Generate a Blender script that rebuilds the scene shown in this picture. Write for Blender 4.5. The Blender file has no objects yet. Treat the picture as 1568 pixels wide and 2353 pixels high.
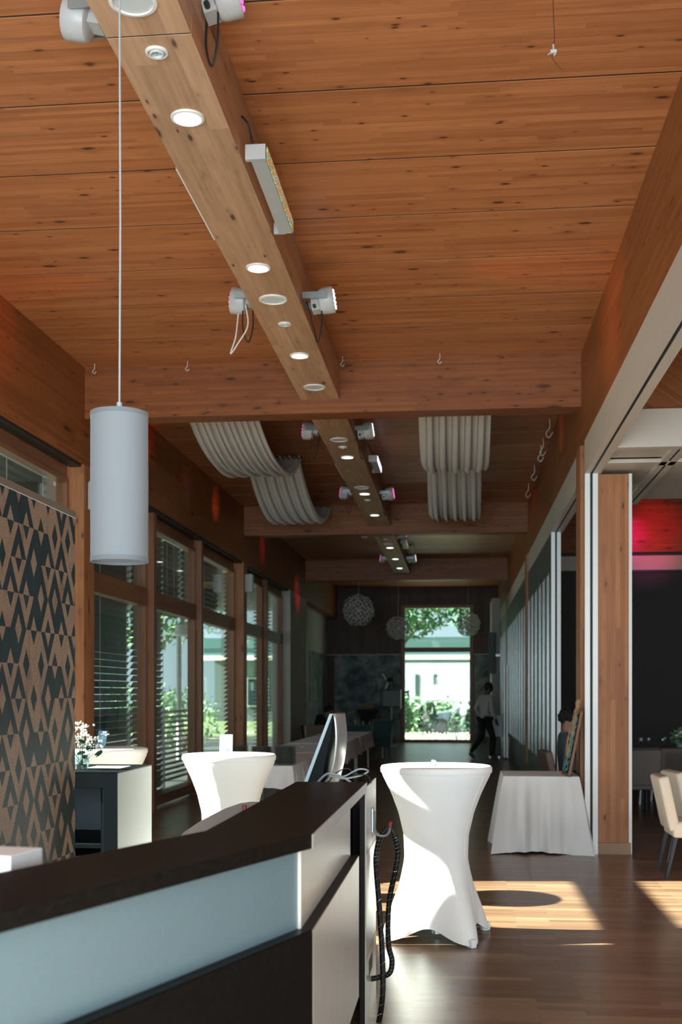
import bpy, bmesh, math, random
from mathutils import Vector, Matrix
random.seed(7)
PI = math.pi
R = math.radians
S = bpy.context.scene
C = S.collection

# ------------------------------------------------------------------ camera
cam_d = bpy.data.cameras.new('camera')
cam = bpy.data.objects.new('camera', cam_d); C.objects.link(cam)
cam.location = (0, 0, 1.56)
cam.rotation_euler = (R(90), 0, math.atan(271/2650))
cam_d.sensor_fit = 'VERTICAL'; cam_d.sensor_height = 36
cam_d.lens = 36*2650/2353
cam_d.shift_y = 417.5/2353
cam_d.clip_start = .05; cam_d.clip_end = 400
cam_d.dof.use_dof = True; cam_d.dof.focus_distance = 6.6; cam_d.dof.aperture_fstop = 3.2
S.camera = cam

# ------------------------------------------------------------------ world, sun, big lights, exposure
S.view_settings.view_transform = 'Standard'
S.view_settings.look = 'None'
S.view_settings.gamma = 1
S.view_settings.exposure = 0.0
S.view_settings.use_curve_mapping = False
w = bpy.data.worlds.new('sky'); S.world = w; w.use_nodes = True
bg = w.node_tree.nodes['Background']
bg.inputs[0].default_value = (.70, .93, 1.0, 1); bg.inputs[1].default_value = 1.0

def light(name, kind, loc, energy, color=(1, 1, 1), direction=None, **kw):
    d = bpy.data.lights.new(name, kind); d.energy = energy; d.color = color
    for k, v in kw.items(): setattr(d, k, v)
    o = bpy.data.objects.new(name, d); C.objects.link(o); o.location = loc
    if direction is not None:
        o.rotation_euler = Vector(direction).to_track_quat('-Z', 'Y').to_euler()
    return o
SUN_DIR = (2.18, .22, -1.10)
light('sun', 'SUN', (-20, 0, 12), 58, (1, .93, .82), SUN_DIR, angle=R(.5))
# added area lamp behind the camera, standing in for daylight from there
light('fill_back', 'AREA', (-1.4, -2.3, 1.9), 820, (.80, .93, 1), (0, 1, .06), shape='RECTANGLE', size=5, size_y=3.4)
# added area lamp in the dining room, brightens faces turned right
light('fill_side', 'AREA', (11.8, 1.5, 2.0), 700, (.85, .95, 1), (-1, .15, 0), shape='RECTANGLE', size=5, size_y=3)
# added warm lamp pointing up, brightens the ceiling like bounced sun
light('fill_bounce', 'AREA', (-.6, .6, .25), 280, (1, .84, .68), (-.12, .3, 1), shape='RECTANGLE', size=4.0, size_y=4.0)

# ------------------------------------------------------------------ helpers
def setp(o, label=None, cat=None, group=None, kind=None):
    if label: o['label'] = label
    if cat: o['category'] = cat
    if group: o['group'] = group
    if kind: o['kind'] = kind
    return o
def empty(name, loc, rz=0, label=None, cat=None, group=None):
    o = bpy.data.objects.new(name, None); C.objects.link(o)
    o.empty_display_size = .1
    o.location = loc; o.rotation_euler = (0, 0, rz)
    return setp(o, label, cat, group)

class MB:
    def __init__(s): s.v = []; s.f = []; s.m = Matrix()
    def at(s, loc=(0, 0, 0), rot=(0, 0, 0)):
        from mathutils import Euler
        s.m = Matrix.Translation(loc) @ Euler(rot).to_matrix().to_4x4(); return s
    def add(s, vs, fs):
        n = len(s.v); s.v += [tuple(s.m @ Vector(p)) for p in vs]
        s.f += [tuple(i+n for i in f) for f in fs]; return s
    def box(s, a, b):
        x0, y0, z0 = [min(a[i], b[i]) for i in range(3)]; x1, y1, z1 = [max(a[i], b[i]) for i in range(3)]
        return s.add([(x0,y0,z0),(x1,y0,z0),(x1,y1,z0),(x0,y1,z0),(x0,y0,z1),(x1,y0,z1),(x1,y1,z1),(x0,y1,z1)],
                     [(0,3,2,1),(4,5,6,7),(0,1,5,4),(1,2,6,5),(2,3,7,6),(3,0,4,7)])
    def rbox(s, a, b, r=.01, n=3):
        """box with rounded edges"""
        x0, y0, z0 = a; x1, y1, z1 = b
        bm = bmesh.new(); bmesh.ops.create_cube(bm, size=1)
        for v in bm.verts:
            v.co = ((x0+x1)/2+v.co.x*(x1-x0), (y0+y1)/2+v.co.y*(y1-y0), (z0+z1)/2+v.co.z*(z1-z0))
        bmesh.ops.bevel(bm, geom=bm.edges[:]+bm.verts[:], offset=r, segments=n, profile=.6, affect='EDGES')
        bm.verts.index_update()
        vs = [tuple(v.co) for v in bm.verts]; fs = [tuple(v.index for v in f.verts) for f in bm.faces]; bm.free()
        return s.add(vs, fs)
    def lathe(s, prof, n=32, c=(0, 0, 0), cap=True):
        vs = []; fs = []; k = len(prof)
        for i in range(n):
            a = 2*PI*i/n
            for r, z in prof: vs.append((c[0]+r*math.cos(a), c[1]+r*math.sin(a), c[2]+z))
        for i in range(n):
            j = (i+1) % n
            for q in range(k-1): fs.append((i*k+q, j*k+q, j*k+q+1, i*k+q+1))
        if cap:
            fs.append(tuple(i*k for i in reversed(range(n)))); fs.append(tuple(i*k+k-1 for i in range(n)))
        return s.add(vs, fs)
    def cyl(s, p, q, r, n=12, r2=None):
        return s.tube([p, q], r, n, radii=[r, r2 if r2 is not None else r])
    def tube(s, pts, r, n=8, radii=None):
        pts = [Vector(p) for p in pts]; vs = []; fs = []; k = len(pts)
        t0 = (pts[1]-pts[0]).normalized(); up = Vector((0, 0, 1)) if abs(t0.z) < .9 else Vector((1, 0, 0))
        nrm = t0.cross(up).normalized()
        for i, p in enumerate(pts):
            t = (pts[min(i+1, k-1)]-pts[max(i-1, 0)]).normalized()
            nrm = (nrm - t*nrm.dot(t)).normalized(); b = t.cross(nrm)
            rr = radii[i] if radii else r
            for j in range(n):
                a = 2*PI*j/n; vs.append(tuple(p+rr*(math.cos(a)*nrm+math.sin(a)*b)))
        for i in range(k-1):
            for j in range(n):
                jj = (j+1) % n; fs.append((i*n+j, i*n+jj, (i+1)*n+jj, (i+1)*n+j))
        fs.append(tuple(reversed(range(n)))); fs.append(tuple(range((k-1)*n, k*n)))
        return s.add(vs, fs)
    def prism(s, poly, z0, z1):
        n = len(poly)
        ar = sum(poly[i][0]*poly[(i+1) % n][1]-poly[(i+1) % n][0]*poly[i][1] for i in range(n))
        if ar < 0: poly = poly[::-1]
        vs = [(x, y, z0) for x, y in poly]+[(x, y, z1) for x, y in poly]
        fs = [tuple(reversed(range(n))), tuple(range(n, 2*n))]+[(i, (i+1) % n, n+(i+1) % n, n+i) for i in range(n)]
        return s.add(vs, fs)
    def prismY(s, poly, y0, y1):
        """polygon of (x,z) extruded along y"""
        n = len(poly)
        vs = [(x, y0, z) for x, z in poly]+[(x, y1, z) for x, z in poly]
        fs = [tuple(range(n)), tuple(reversed(range(n, 2*n)))]+[(i, n+i, n+(i+1) % n, (i+1) % n) for i in range(n)]
        return s.add(vs, fs)
    def grid(s, fn, nu, nv):
        vs = [fn(i/nu, j/nv) for j in range(nv+1) for i in range(nu+1)]
        fs = [(j*(nu+1)+i, j*(nu+1)+i+1, (j+1)*(nu+1)+i+1, (j+1)*(nu+1)+i) for j in range(nv) for i in range(nu)]
        return s.add(vs, fs)
    def ico(s, c, r, sub=2, scale=(1, 1, 1), jit=0):
        bm = bmesh.new(); bmesh.ops.create_icosphere(bm, subdivisions=sub, radius=1)
        vs = []
        for v in bm.verts:
            k = 1+random.uniform(-jit, jit)
            vs.append((c[0]+v.co.x*r*scale[0]*k, c[1]+v.co.y*r*scale[1]*k, c[2]+v.co.z*r*scale[2]*k))
        fs = [tuple(v.index for v in f.verts) for f in bm.faces]; bm.free()
        return s.add(vs, fs)
    def obj(s, name, mat, parent=None, smooth=False, bevel=0, label=None, cat=None, group=None, kind=None, solid=0, angle=40):
        me = bpy.data.meshes.new(name); me.from_pydata(s.v, [], s.f); me.update()
        bm = bmesh.new(); bm.from_mesh(me); bmesh.ops.recalc_face_normals(bm, faces=bm.faces); bm.to_mesh(me); bm.free()
        if mat: me.materials.append(mat)
        o = bpy.data.objects.new(name, me); C.objects.link(o)
        if parent: o.parent = parent
        if smooth:
            for p in me.polygons: p.use_smooth = True
            try: me.set_sharp_from_angle(angle=R(angle))
            except Exception: pass
        if bevel:
            m = o.modifiers.new('bevel', 'BEVEL'); m.width = bevel; m.segments = 2; m.limit_method = 'ANGLE'
        if solid:
            m = o.modifiers.new('solid', 'SOLIDIFY'); m.thickness = solid
        return setp(o, label, cat, group, kind)

def struct(name, mb, mat, **k): return mb.obj(name, mat, kind='structure', **k)
def copy_tree(o, parent=None):
    c = o.copy(); C.objects.link(c); c.parent = parent
    for ch in list(o.children): copy_tree(ch, c)
    return c
def spline(pts, n=8):
    pts = [Vector(p) for p in pts]; out = []
    for i in range(len(pts)-1):
        p0 = pts[max(i-1, 0)]; p1 = pts[i]; p2 = pts[i+1]; p3 = pts[min(i+2, len(pts)-1)]
        for k in range(n):
            t = k/n
            out.append(.5*((2*p1)+(-p0+p2)*t+(2*p0-5*p1+4*p2-p3)*t*t+(-p0+3*p1-3*p2+p3)*t**3))
    out.append(pts[-1]); return out

# ------------------------------------------------------------------ materials
class NT:
    def __init__(s, name):
        s.mat = bpy.data.materials.new(name); s.mat.use_nodes = True
        s.t = s.mat.node_tree; s.b = s.t.nodes['Principled BSDF']; s.out = s.t.nodes['Material Output']
    def n(s, typ, ins=None, **props):
        nd = s.t.nodes.new(typ)
        for k, v in props.items(): setattr(nd, k, v)
        for k, v in (ins or {}).items():
            if isinstance(v, bpy.types.NodeSocket): s.t.links.new(v, nd.inputs[k])
            else: nd.inputs[k].default_value = v
        return nd
    def m(s, op, a, b=None, c=None, clamp=False):
        ins = {0: a}
        if b is not None: ins[1] = b
        if c is not None: ins[2] = c
        nd = s.n('ShaderNodeMath', ins, operation=op); nd.use_clamp = clamp
        return nd.outputs[0]
    def set(s, **kw):
        for k, v in kw.items():
            k = k.replace('_', ' ')
            if isinstance(v, bpy.types.NodeSocket): s.t.links.new(v, s.b.inputs[k])
            else: s.b.inputs[k].default_value = v
        return s
    def mix(s, f, a, b, blend='MIX'):
        nd = s.t.nodes.new('ShaderNodeMix'); nd.data_type = 'RGBA'; nd.blend_type = blend
        for i, v in ((0, f), (6, a), (7, b)):
            if isinstance(v, bpy.types.NodeSocket): s.t.links.new(v, nd.inputs[i])
            else: nd.inputs[i].default_value = v if i == 0 or len(v) == 4 else (*v, 1)
        return nd.outputs[2]
    def ramp(s, f, stops):
        nd = s.t.nodes.new('ShaderNodeValToRGB'); s.t.links.new(f, nd.inputs[0])
        e = nd.color_ramp.elements
        while len(e) < len(stops): e.new(.5)
        for i, (p, c) in enumerate(stops): e[i].position = p; e[i].color = (*c, 1)
        return nd.outputs[0]
    def coord(s):
        tc = s.n('ShaderNodeTexCoord'); sp = s.n('ShaderNodeSeparateXYZ', {0: tc.outputs['Object']})
        return tc.outputs['Object'], sp.outputs[0], sp.outputs[1], sp.outputs[2]
    def vec(s, x=0., y=0., z=0.): return s.n('ShaderNodeCombineXYZ', {0: x, 1: y, 2: z}).outputs[0]
    def bump(s, h, strength=.2, dist=.01):
        b = s.n('ShaderNodeBump', {'Height': h, 'Strength': strength, 'Distance': dist})
        s.t.links.new(b.outputs[0], s.b.inputs['Normal']); return s

def plain(name, col, rough=.5, metal=0, spec=.5, emit=None, estr=0, bump=None, coat=0):
    t = NT(name); t.set(Base_Color=(*col, 1), Roughness=rough, Metallic=metal, Specular_IOR_Level=spec)
    co, x, y, z = t.coord()
    nz = t.n('ShaderNodeTexNoise', {'Vector': co, 'Scale': (bump or 60.), 'Detail': 3.})
    c = t.mix(.12, col, nz.outputs['Color'], 'OVERLAY'); t.set(Base_Color=c)
    if coat: t.set(Coat_Weight=coat)
    if emit: t.set(Emission_Color=(*emit, 1), Emission_Strength=estr)
    if bump: t.bump(nz.outputs[0], .25, .004)
    return t.mat

def wood(name, axis, bw, c_lo, c_hi, knots=1.0, rough=.5, ks=(2.2, 7.5), length=1.4, spec=.35, kdark=(.035, .015, .008), kr=1.):
    """glued-laminated softwood; axis = grain direction"""
    t = NT(name); co, x, y, z = t.coord()
    g = {'X': x, 'Y': y, 'Z': z}[axis]
    oth = [v for k, v in (('X', x), ('Y', y), ('Z', z)) if k != axis]
    a = t.m('ADD', oth[0], t.m('MULTIPLY', oth[1], 1.37))
    row = t.m('FLOOR', t.m('DIVIDE', a, bw))
    rn = t.n('ShaderNodeTexWhiteNoise', {'W': row}, noise_dimensions='1D').outputs['Value']
    seg = t.m('FLOOR', t.m('DIVIDE', t.m('ADD', g, t.m('MULTIPLY', rn, 7.3)), length))
    cell = t.n('ShaderNodeTexWhiteNoise', {'Vector': t.vec(row, seg, 0.)}, noise_dimensions='2D').outputs['Value']
    gv = t.vec(t.m('MULTIPLY', g, 1.6), t.m('MULTIPLY', a, 38.), t.m('MULTIPLY', cell, 20.))
    gr = t.n('ShaderNodeTexNoise', {'Vector': gv, 'Scale': 1., 'Detail': 4., 'Roughness': .6, 'Distortion': .4}).outputs[0]
    big = t.n('ShaderNodeTexNoise', {'Vector': t.vec(t.m('MULTIPLY', g, .7), t.m('MULTIPLY', a, 6.), 3.), 'Scale': 1., 'Detail': 2.}).outputs[0]
    f = t.m('ADD', t.m('MULTIPLY', gr, .75), t.m('ADD', t.m('MULTIPLY', cell, .32), t.m('MULTIPLY', big, .35)))
    f = t.m('SUBTRACT', f, .33)
    col = t.ramp(f, [(.1, c_lo), (.75, c_hi)])
    if knots:
        for sc, th, pr in ((1., .17, .5), (2.2, .16, .42)):
            vo = t.n('ShaderNodeTexVoronoi', {'Vector': t.vec(t.m('MULTIPLY', g, ks[0]*sc), t.m('MULTIPLY', a, ks[1]*sc), 0.), 'Scale': 1.})
            rnd = t.n('ShaderNodeSeparateColor', {0: vo.outputs['Color']})
            has = t.m('GREATER_THAN', rnd.outputs[0], 1-pr*knots)
            rad = t.m('MULTIPLY', t.m('ADD', rnd.outputs[1], .35), th*kr)
            d = t.m('SUBTRACT', 1., t.m('DIVIDE', vo.outputs['Distance'], rad), clamp=True)
            k = t.m('MULTIPLY', t.m('MULTIPLY', d, 2.2, clamp=True), has)
            col = t.mix(t.m('MULTIPLY', k, .92), col, kdark)
            halo = t.m('SUBTRACT', 1., t.m('DIVIDE', vo.outputs['Distance'], t.m('MULTIPLY', rad, 2.6)), clamp=True)
            col = t.mix(t.m('MULTIPLY', t.m('MULTIPLY', halo, has), .35), col, (c_lo[0]*.55, c_lo[1]*.5, c_lo[2]*.5))
    t.set(Base_Color=col, Roughness=rough, Specular_IOR_Level=spec)
    t.bump(gr, .08, .004)
    return t.mat

PINE_LO, PINE_HI = (.32, .108, .038), (.56, .228, .086)
M = {}
M['ceil'] = wood('pine ceiling boards', 'X', .042, PINE_LO, PINE_HI, knots=1, rough=.42, ks=(3.2, 7.5))
M['beamX'] = wood('glulam along x', 'X', .04, (.175, .052, .014), (.32, .108, .029), knots=1, rough=.45, ks=(3, 7.5), kr=1.35)
M['beamY'] = wood('glulam along y', 'Y', .04, (.18, .056, .016), (.33, .115, .033), knots=.8, rough=.45, ks=(2.2, 8), kr=1.2)
M['beamC'] = wood('pale glulam along y', 'Y', .11, (.34, .19, .105), (.60, .37, .225), knots=1, rough=.5, ks=(2.6, 9), length=2.)
M['postZ'] = wood('glulam upright', 'Z', .045, (.25, .095, .036), (.44, .195, .080), knots=.9, rough=.45, ks=(2.4, 8), kr=1.3)
M['frameZ'] = wood('window frame upright', 'Z', .12, (.17, .075, .036), (.29, .135, .068), knots=0, rough=.4)
M['frameY'] = wood('window frame rail', 'Y', .12, (.15, .062, .028), (.27, .115, .055), knots=0, rough=.4)
M['darkwood'] = wood('dark end wall boards', 'Z', .12, (.055, .033, .022), (.10, .06, .04), knots=.2, rough=.5)
M['white'] = plain('white lacquer', (.74, .73, .70), .4)
M['lintel'] = plain('cream lacquered steel', (.52, .465, .40), .5)
M['alu'] = plain('pale aluminium', (.70, .73, .74), .35, .2)
M['black'] = plain('black', (.012, .013, .014), .5)
M['slit'] = plain('dark teal slit', (.006, .014, .016), .6)
M['greypanel'] = plain('grey partition panel', (.070, .085, .083), .42)
M['palewall'] = plain('pale plaster', (.50, .50, .45), .8)
M['darkwall'] = plain('dark brown wall', (.035, .032, .028), .7)
M['sheen'] = plain('glossy handle strip', (.20, .225, .22), .2, .5)
M['dining_floor'] = None

def floor_mat():
    t = NT('strip parquet'); co, x, y, z = t.coord()
    bt = t.n('ShaderNodeTexBrick', {'Vector': t.vec(x, y, 0.), 'Color1': (.0, .0, .0, 1), 'Color2': (1, 1, 1, 1), 'Mortar': (.5, .5, .5, 1), 'Scale': 1.,
             'Mortar Size': .0012, 'Brick Width': .62, 'Row Height': .072, 'Mortar Smooth': .3, 'Bias': 0.})
    bt.offset = .37; bt.offset_frequency = 2
    v = t.n('ShaderNodeSeparateColor', {0: bt.outputs['Color']}).outputs[0]
    gr = t.n('ShaderNodeTexNoise', {'Vector': t.vec(t.m('MULTIPLY', x, 2.5), t.m('MULTIPLY', y, 60.), t.m('MULTIPLY', v, 9.)), 'Scale': 1., 'Detail': 5., 'Roughness': .65}).outputs[0]
    f = t.m('ADD', t.m('MULTIPLY', v, .42), t.m('MULTIPLY', gr, .6))
    col = t.ramp(f, [(.15, (.105, .058, .032)), (.55, (.20, .120, .068)), (.95, (.36, .235, .145))])
    col = t.mix(t.m('MULTIPLY', bt.outputs['Fac'], .6), col, (.06, .03, .02))
    big = t.n('ShaderNodeTexNoise', {'Vector': co, 'Scale': 1.3, 'Detail': 3.}).outputs[0]
    t.set(Base_Color=col, Specular_IOR_Level=.55, Roughness=t.m('ADD', .24, t.m('MULTIPLY', gr, .10)))
    return t.mat
M['floor'] = floor_mat()

def pattern_mat():
    t = NT('triangle wallpaper'); co, x, y, z = t.coord()
    rv = t.m('DIVIDE', t.m('SUBTRACT', z, 2.483), .19)
    row = t.m('FLOOR', rv); v = t.m('SUBTRACT', rv, row)
    u = t.m('ADD', t.m('DIVIDE', t.m('ADD', y, .0486), .225), t.m('MULTIPLY', row, .5))
    fu = t.m('FRACT', u)
    tx = t.m('MULTIPLY', t.m('ABSOLUTE', t.m('SUBTRACT', fu, .5)), 2.)
    a = t.m('ADD', tx, v); b = t.m('SUBTRACT', 2., a)
    up = t.m('LESS_THAN', a, 1.)
    inner = t.m('LESS_THAN', t.m('MINIMUM', a, b), .43)
    h1 = t.n('ShaderNodeTexWhiteNoise', {'Vector': t.vec(t.m('FLOOR', u), row, 1.)}).outputs['Value']
    h2 = t.n('ShaderNodeTexWhiteNoise', {'Vector': t.vec(t.m('FLOOR', t.m('ADD', u, .5)), row, 2.)}).outputs['Value']
    dup = t.m('GREATER_THAN', h1, .22); dinv = t.m('LESS_THAN', h2, .30)
    dark = t.m('ADD', t.m('MULTIPLY', up, dup), t.m('MULTIPLY', t.m('SUBTRACT', 1., up), dinv))
    dark = t.m('ABSOLUTE', t.m('SUBTRACT', dark, inner))
    n1 = t.n('ShaderNodeTexNoise', {'Vector': t.vec(x, t.m('MULTIPLY', y, 9.), t.m('MULTIPLY', z, 3.5)), 'Scale': 1., 'Detail': 5., 'Roughness': .7}).outputs[0]
    n2 = t.n('ShaderNodeTexNoise', {'Vector': co, 'Scale': 160., 'Detail': 2.}).outputs[0]
    spk = t.m('MULTIPLY', t.m('GREATER_THAN', t.m('ADD', n2, t.m('MULTIPLY', n1, .45)), .80), .8)
    cop = t.ramp(n1, [(.3, (.15, .10, .070)), (.55, (.34, .225, .16))])
    cop = t.mix(spk, cop, (.05, .035, .022))
    drk = t.ramp(n1, [(.3, (.009, .021, .025)), (.75, (.024, .046, .052))])
    drk = t.mix(t.m('MULTIPLY', t.m('GREATER_THAN', n2, .69), .5), drk, (.25, .22, .17))
    t.set(Base_Color=t.mix(dark, cop, drk), Roughness=.55, Specular_IOR_Level=.3)
    return t.mat
M['pattern'] = pattern_mat()

def mural_mat():
    t = NT('floral mural'); co, x, y, z = t.coord()
    n = t.n('ShaderNodeTexNoise', {'Vector': co, 'Scale': 1.4, 'Detail': 6., 'Roughness': .65, 'Distortion': 1.2}).outputs[0]
    vo = t.n('ShaderNodeTexVoronoi', {'Vector': co, 'Scale': 3.2}).outputs['Distance']
    f = t.m('SUBTRACT', t.m('ADD', n, t.m('MULTIPLY', vo, .25)), .1)
    col = t.ramp(f, [(.30, (.02, .05, .065)), (.46, (.05, .10, .12)), (.56, (.14, .20, .20)), (.68, (.30, .32, .30))])
    t.set(Base_Color=col, Roughness=.6)
    return t.mat
M['mural'] = mural_mat()

def glass_mat(name, tint=(.93, .98, .97)):
    t = NT(name); t.t.nodes.remove(t.b)
    geo = t.n('ShaderNodeNewGeometry')
    fr = t.n('ShaderNodeFresnel', {'IOR': t.m('SUBTRACT', 1.5, t.m('MULTIPLY', geo.outputs['Backfacing'], 1.5-1/1.5))})
    a = t.n('ShaderNodeBsdfTransparent', {'Color': (*tint, 1)}); g = t.n('ShaderNodeBsdfGlossy', {'Roughness': .02, 'Color': (1, 1, 1, 1)})
    mx = t.n('ShaderNodeMixShader', {0: fr.outputs[0], 1: a.outputs[0], 2: g.outputs[0]})
    t.t.links.new(mx.outputs[0], t.out.inputs[0]); return t.mat
M['glass'] = glass_mat('window glass')
M['tumbler'] = glass_mat('clear tumbler glass', (.85, .93, .94))

def cloth_mat(name, col, wave=0, sub=0, rough=.85):
    t = NT(name); co, x, y, z = t.coord()
    n = t.n('ShaderNodeTexNoise', {'Vector': co, 'Scale': 420., 'Detail': 2.}).outputs[0]
    t.set(Base_Color=(*col, 1), Roughness=rough, Sheen_Weight=.2)
    t.bump(n, .15, .001)
    if sub: t.set(Subsurface_Weight=sub, Subsurface_Scale=.05)
    return t.mat
M['spandex'] = cloth_mat('white stretch cover', (.80, .82, .81))
M['blackspandex'] = cloth_mat('black stretch cover', (.02, .022, .024))
M['linen'] = cloth_mat('white table linen', (.70, .73, .75))
M['buffetcloth'] = cloth_mat('light tinted table linen', (.62, .52, .50))  # same pale cloth as the nearest table, warm light tint put into its colour
M['drape'] = cloth_mat('off white voile', (.52, .475, .41))
M['shade'] = cloth_mat('grey fabric lamp shade', (.19, .215, .235))
M['shadeband'] = cloth_mat('grey fabric hem', (.14, .165, .18))
M['leather'] = plain('cream leather', (.68, .60, .50), .45)
M['taupe'] = plain('taupe upholstery', (.16, .14, .125), .7)
M['brownleather'] = plain('brown leather', (.14, .085, .06), .5)
M['tealcloth'] = cloth_mat('dark teal cloth', (.03, .07, .075))
M['navyleg'] = plain('dark navy legs', (.018, .022, .032), .35)

def lam_mat(name, lo, hi, axis, rough=.35, spec=.5):
    t = NT(name); co, x, y, z = t.coord()
    if axis == 'Z': v = t.vec(t.m('MULTIPLY', x, 120.), t.m('MULTIPLY', y, 120.), t.m('MULTIPLY', z, 3.))
    else: v = t.vec(t.m('MULTIPLY', x, 120.), t.m('MULTIPLY', y, 3.), t.m('MULTIPLY', z, 120.))
    n = t.n('ShaderNodeTexNoise', {'Vector': v, 'Scale': 1., 'Detail': 4.}).outputs[0]
    t.set(Base_Color=t.ramp(n, [(.3, lo), (.7, hi)]), Roughness=rough, Specular_IOR_Level=spec); t.bump(n, .12, .001)
    return t.mat
M['counter_top'] = lam_mat('dark oak laminate', (.0042, .0036, .003), (.0095, .0078, .0064), 'Y', .42, .15)
M['counter_edge'] = lam_mat('pale metallic laminate', (.36, .36, .33), (.46, .46, .42), 'Y', .35)
M['counter_side'] = lam_mat('brushed champagne laminate', (.40, .38, .335), (.52, .50, .45), 'Z', .30)
M['counter_dark'] = lam_mat('dark laminate', (.004, .0036, .0033), (.007, .006, .0055), 'Y', .45, .15)
M['counter_blue'] = plain('frosted blue grey panel', (.125, .185, .21), .35)
M['desk'] = plain('light grey desk top', (.42, .48, .54), .4)
M['cabgrey'] = plain('light grey cabinet side', (.22, .24, .23), .5)
M['cabdark'] = plain('black blue laminate', (.004, .0068, .0084), .5, 0, .06)
M['cabback'] = plain('dark teal back', (.014, .034, .044), .5)
M['silver'] = plain('silver plastic', (.50, .50, .49), .28, .5)
M['trimmetal'] = plain('weathered metal trim', (.23, .18, .14), .45, .3, bump=25)
M['ledwhite'] = plain('led diffuser', (.9, .9, .88), .4, emit=(1, .97, .90), estr=6.0)
M['speakergrille'] = plain('speaker grille', (.55, .60, .60), .6, bump=400)
M['fixture'] = plain('white stage light housing', (.42, .43, .43), .4)
M['steel'] = plain('galvanised steel', (.35, .42, .44), .3, .7)
M['red'] = plain('red rubber', (.20, .02, .025), .45)
M['hose'] = plain('black spiral cable wrap', (.003, .0033, .003), .45, 0, .2)
M['greycable'] = plain('grey cable', (.33, .37, .40), .4)
M['whitecable'] = plain('white cable', (.65, .64, .60), .5)
M['cardblue'] = plain('blue card', (.10, .22, .33), .5)
M['cardpale'] = plain('pale blue card', (.32, .44, .48), .5)
M['paper'] = plain('paper', (.72, .74, .76), .7)
M['plate'] = plain('stoneware plate', (.17, .19, .175), .28, coat=.4)
M['skin'] = plain('skin', (.30, .17, .12), .55)
M['skindark'] = plain('brown skin', (.07, .04, .028), .55)
M['hair'] = plain('dark hair', (.010, .008, .008), .7)
M['shirtwhite'] = plain('white shirt', (.38, .38, .38), .8)
M['shirtgrey'] = plain('blue grey shirt', (.07, .10, .11), .8)
M['trousers'] = plain('black trousers', (.008, .009, .008), .8)
M['shoes'] = plain('grey shoes', (.12, .14, .14), .6)
M['lens'] = plain('pink led lens', (.5, .1, .3), .3, emit=(1, .12, .55), estr=1.6)
M['lenswhite'] = plain('white led lens', (.6, .6, .6), .3, emit=(.9, .95, 1), estr=1.5)
M['petal'] = plain('white gypsophila petals', (.82, .82, .80), .7)
M['leafdark'] = plain('dark eucalyptus leaf', (.015, .07, .045), .5)
M['stem'] = plain('green stem', (.05, .10, .04), .6)
M['pampas'] = plain('dried pampas', (.42, .27, .15), .9)
M['tealleaf'] = plain('teal preserved leaf', (.08, .26, .30), .6)
M['framewood'] = wood('brown picture frame', 'Z', .1, (.18, .08, .04), (.30, .15, .08), knots=0)
M['plinth'] = wood('plinth wood', 'X', .1, (.22, .14, .08), (.36, .23, .14), knots=0)

def bar_leds():
    t = NT('amber and green leds'); co, x, y, z = t.coord()
    v = t.vec(0., t.m('MULTIPLY', y, 85.), t.m('MULTIPLY', z, 85.))
    vo = t.n('ShaderNodeTexVoronoi', {'Vector': v, 'Scale': 1., 'Randomness': .25})
    c = t.n('ShaderNodeSeparateColor', {0: vo.outputs['Color']})
    col = t.ramp(c.outputs[0], [(.0, (.9, .28, .03)), (.38, (.85, .30, .04)), (.40, (.10, .55, .30)), (.72, (.12, .6, .35)), (.75, (.8, .85, .75))])
    k = t.m('SUBTRACT', 1.1, t.m('MULTIPLY', vo.outputs['Distance'], 1.8), clamp=True)
    t.set(Base_Color=col, Emission_Color=col, Emission_Strength=t.m('MULTIPLY', k, .9), Roughness=.25)
    return t.mat
M['barled'] = bar_leds()
M['barledpale'] = plain('pale violet led bar', (.7, .6, .8), .3, emit=(.85, .75, 1), estr=2)

# ------------------------------------------------------------------ the room shell
CEIL = 4.97; XR = 1.22; XW = -4.25; YEND = 37.
BEAMS = (11.75, 20.75, 29.2)
struct('floor', MB().box((-4.6, -2.7, -.12), (12, YEND+.3, 0)), M['floor'])

cb = MB(); js = MB(); y = 6.48-.87*11
while y < YEND+.3:
    cb.box((-4.6, y+.010, CEIL), (12, y+.87-.010, CEIL+.08)); js.box((-4.6, y+.87-.0105, CEIL+.0035), (12, y+.87+.0105, CEIL+.05)); y += .87
ce = struct('ceiling', cb, M['ceil'])
js.obj('dark_joint_strip', M['black'], ce)  # black strips added to keep the board gaps dark
struct('ceiling_backing', MB().box((-4.6, -3.05, CEIL+.075), (12, YEND+.4, CEIL+.25)), M['black'])

# left side: long glulam beam over the windows, posts, window bands
struct('trim_1', MB().box((-4.12, -2.6, 3.96), (-3.9, YEND, CEIL)), M['beamY'])
struct('trim_2', MB().box((XR, -2.6, 4.03), (1.42, YEND, CEIL)), M['beamY'])
for i, yb in enumerate(BEAMS):
    struct('trim_%d' % (3+i), MB().box((-3.9, yb, 4.44), (XR, yb+.28, CEIL)), M['beamX'])
# ridge beam carrying the downlights, in sections
cbm = MB(); edges = [-2.6, -3.8, 5.18, BEAMS[0], BEAMS[0]+.28, BEAMS[1], BEAMS[1]+.28, BEAMS[2]]
for a, b in ((-2.6, 5.170), (5.184, BEAMS[0]), (BEAMS[0]+.28, BEAMS[1]), (BEAMS[1]+.28, BEAMS[2])):
    cbm.box((-1.615, a, 4.58), (-1.22, b, CEIL))
rb = struct('trim_6', cbm, M['beamC'])
MB().box((-1.613, 5.169, 4.583), (-1.222, 5.185, 4.9)).obj('joint_gap', M['black'], rb)
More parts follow.
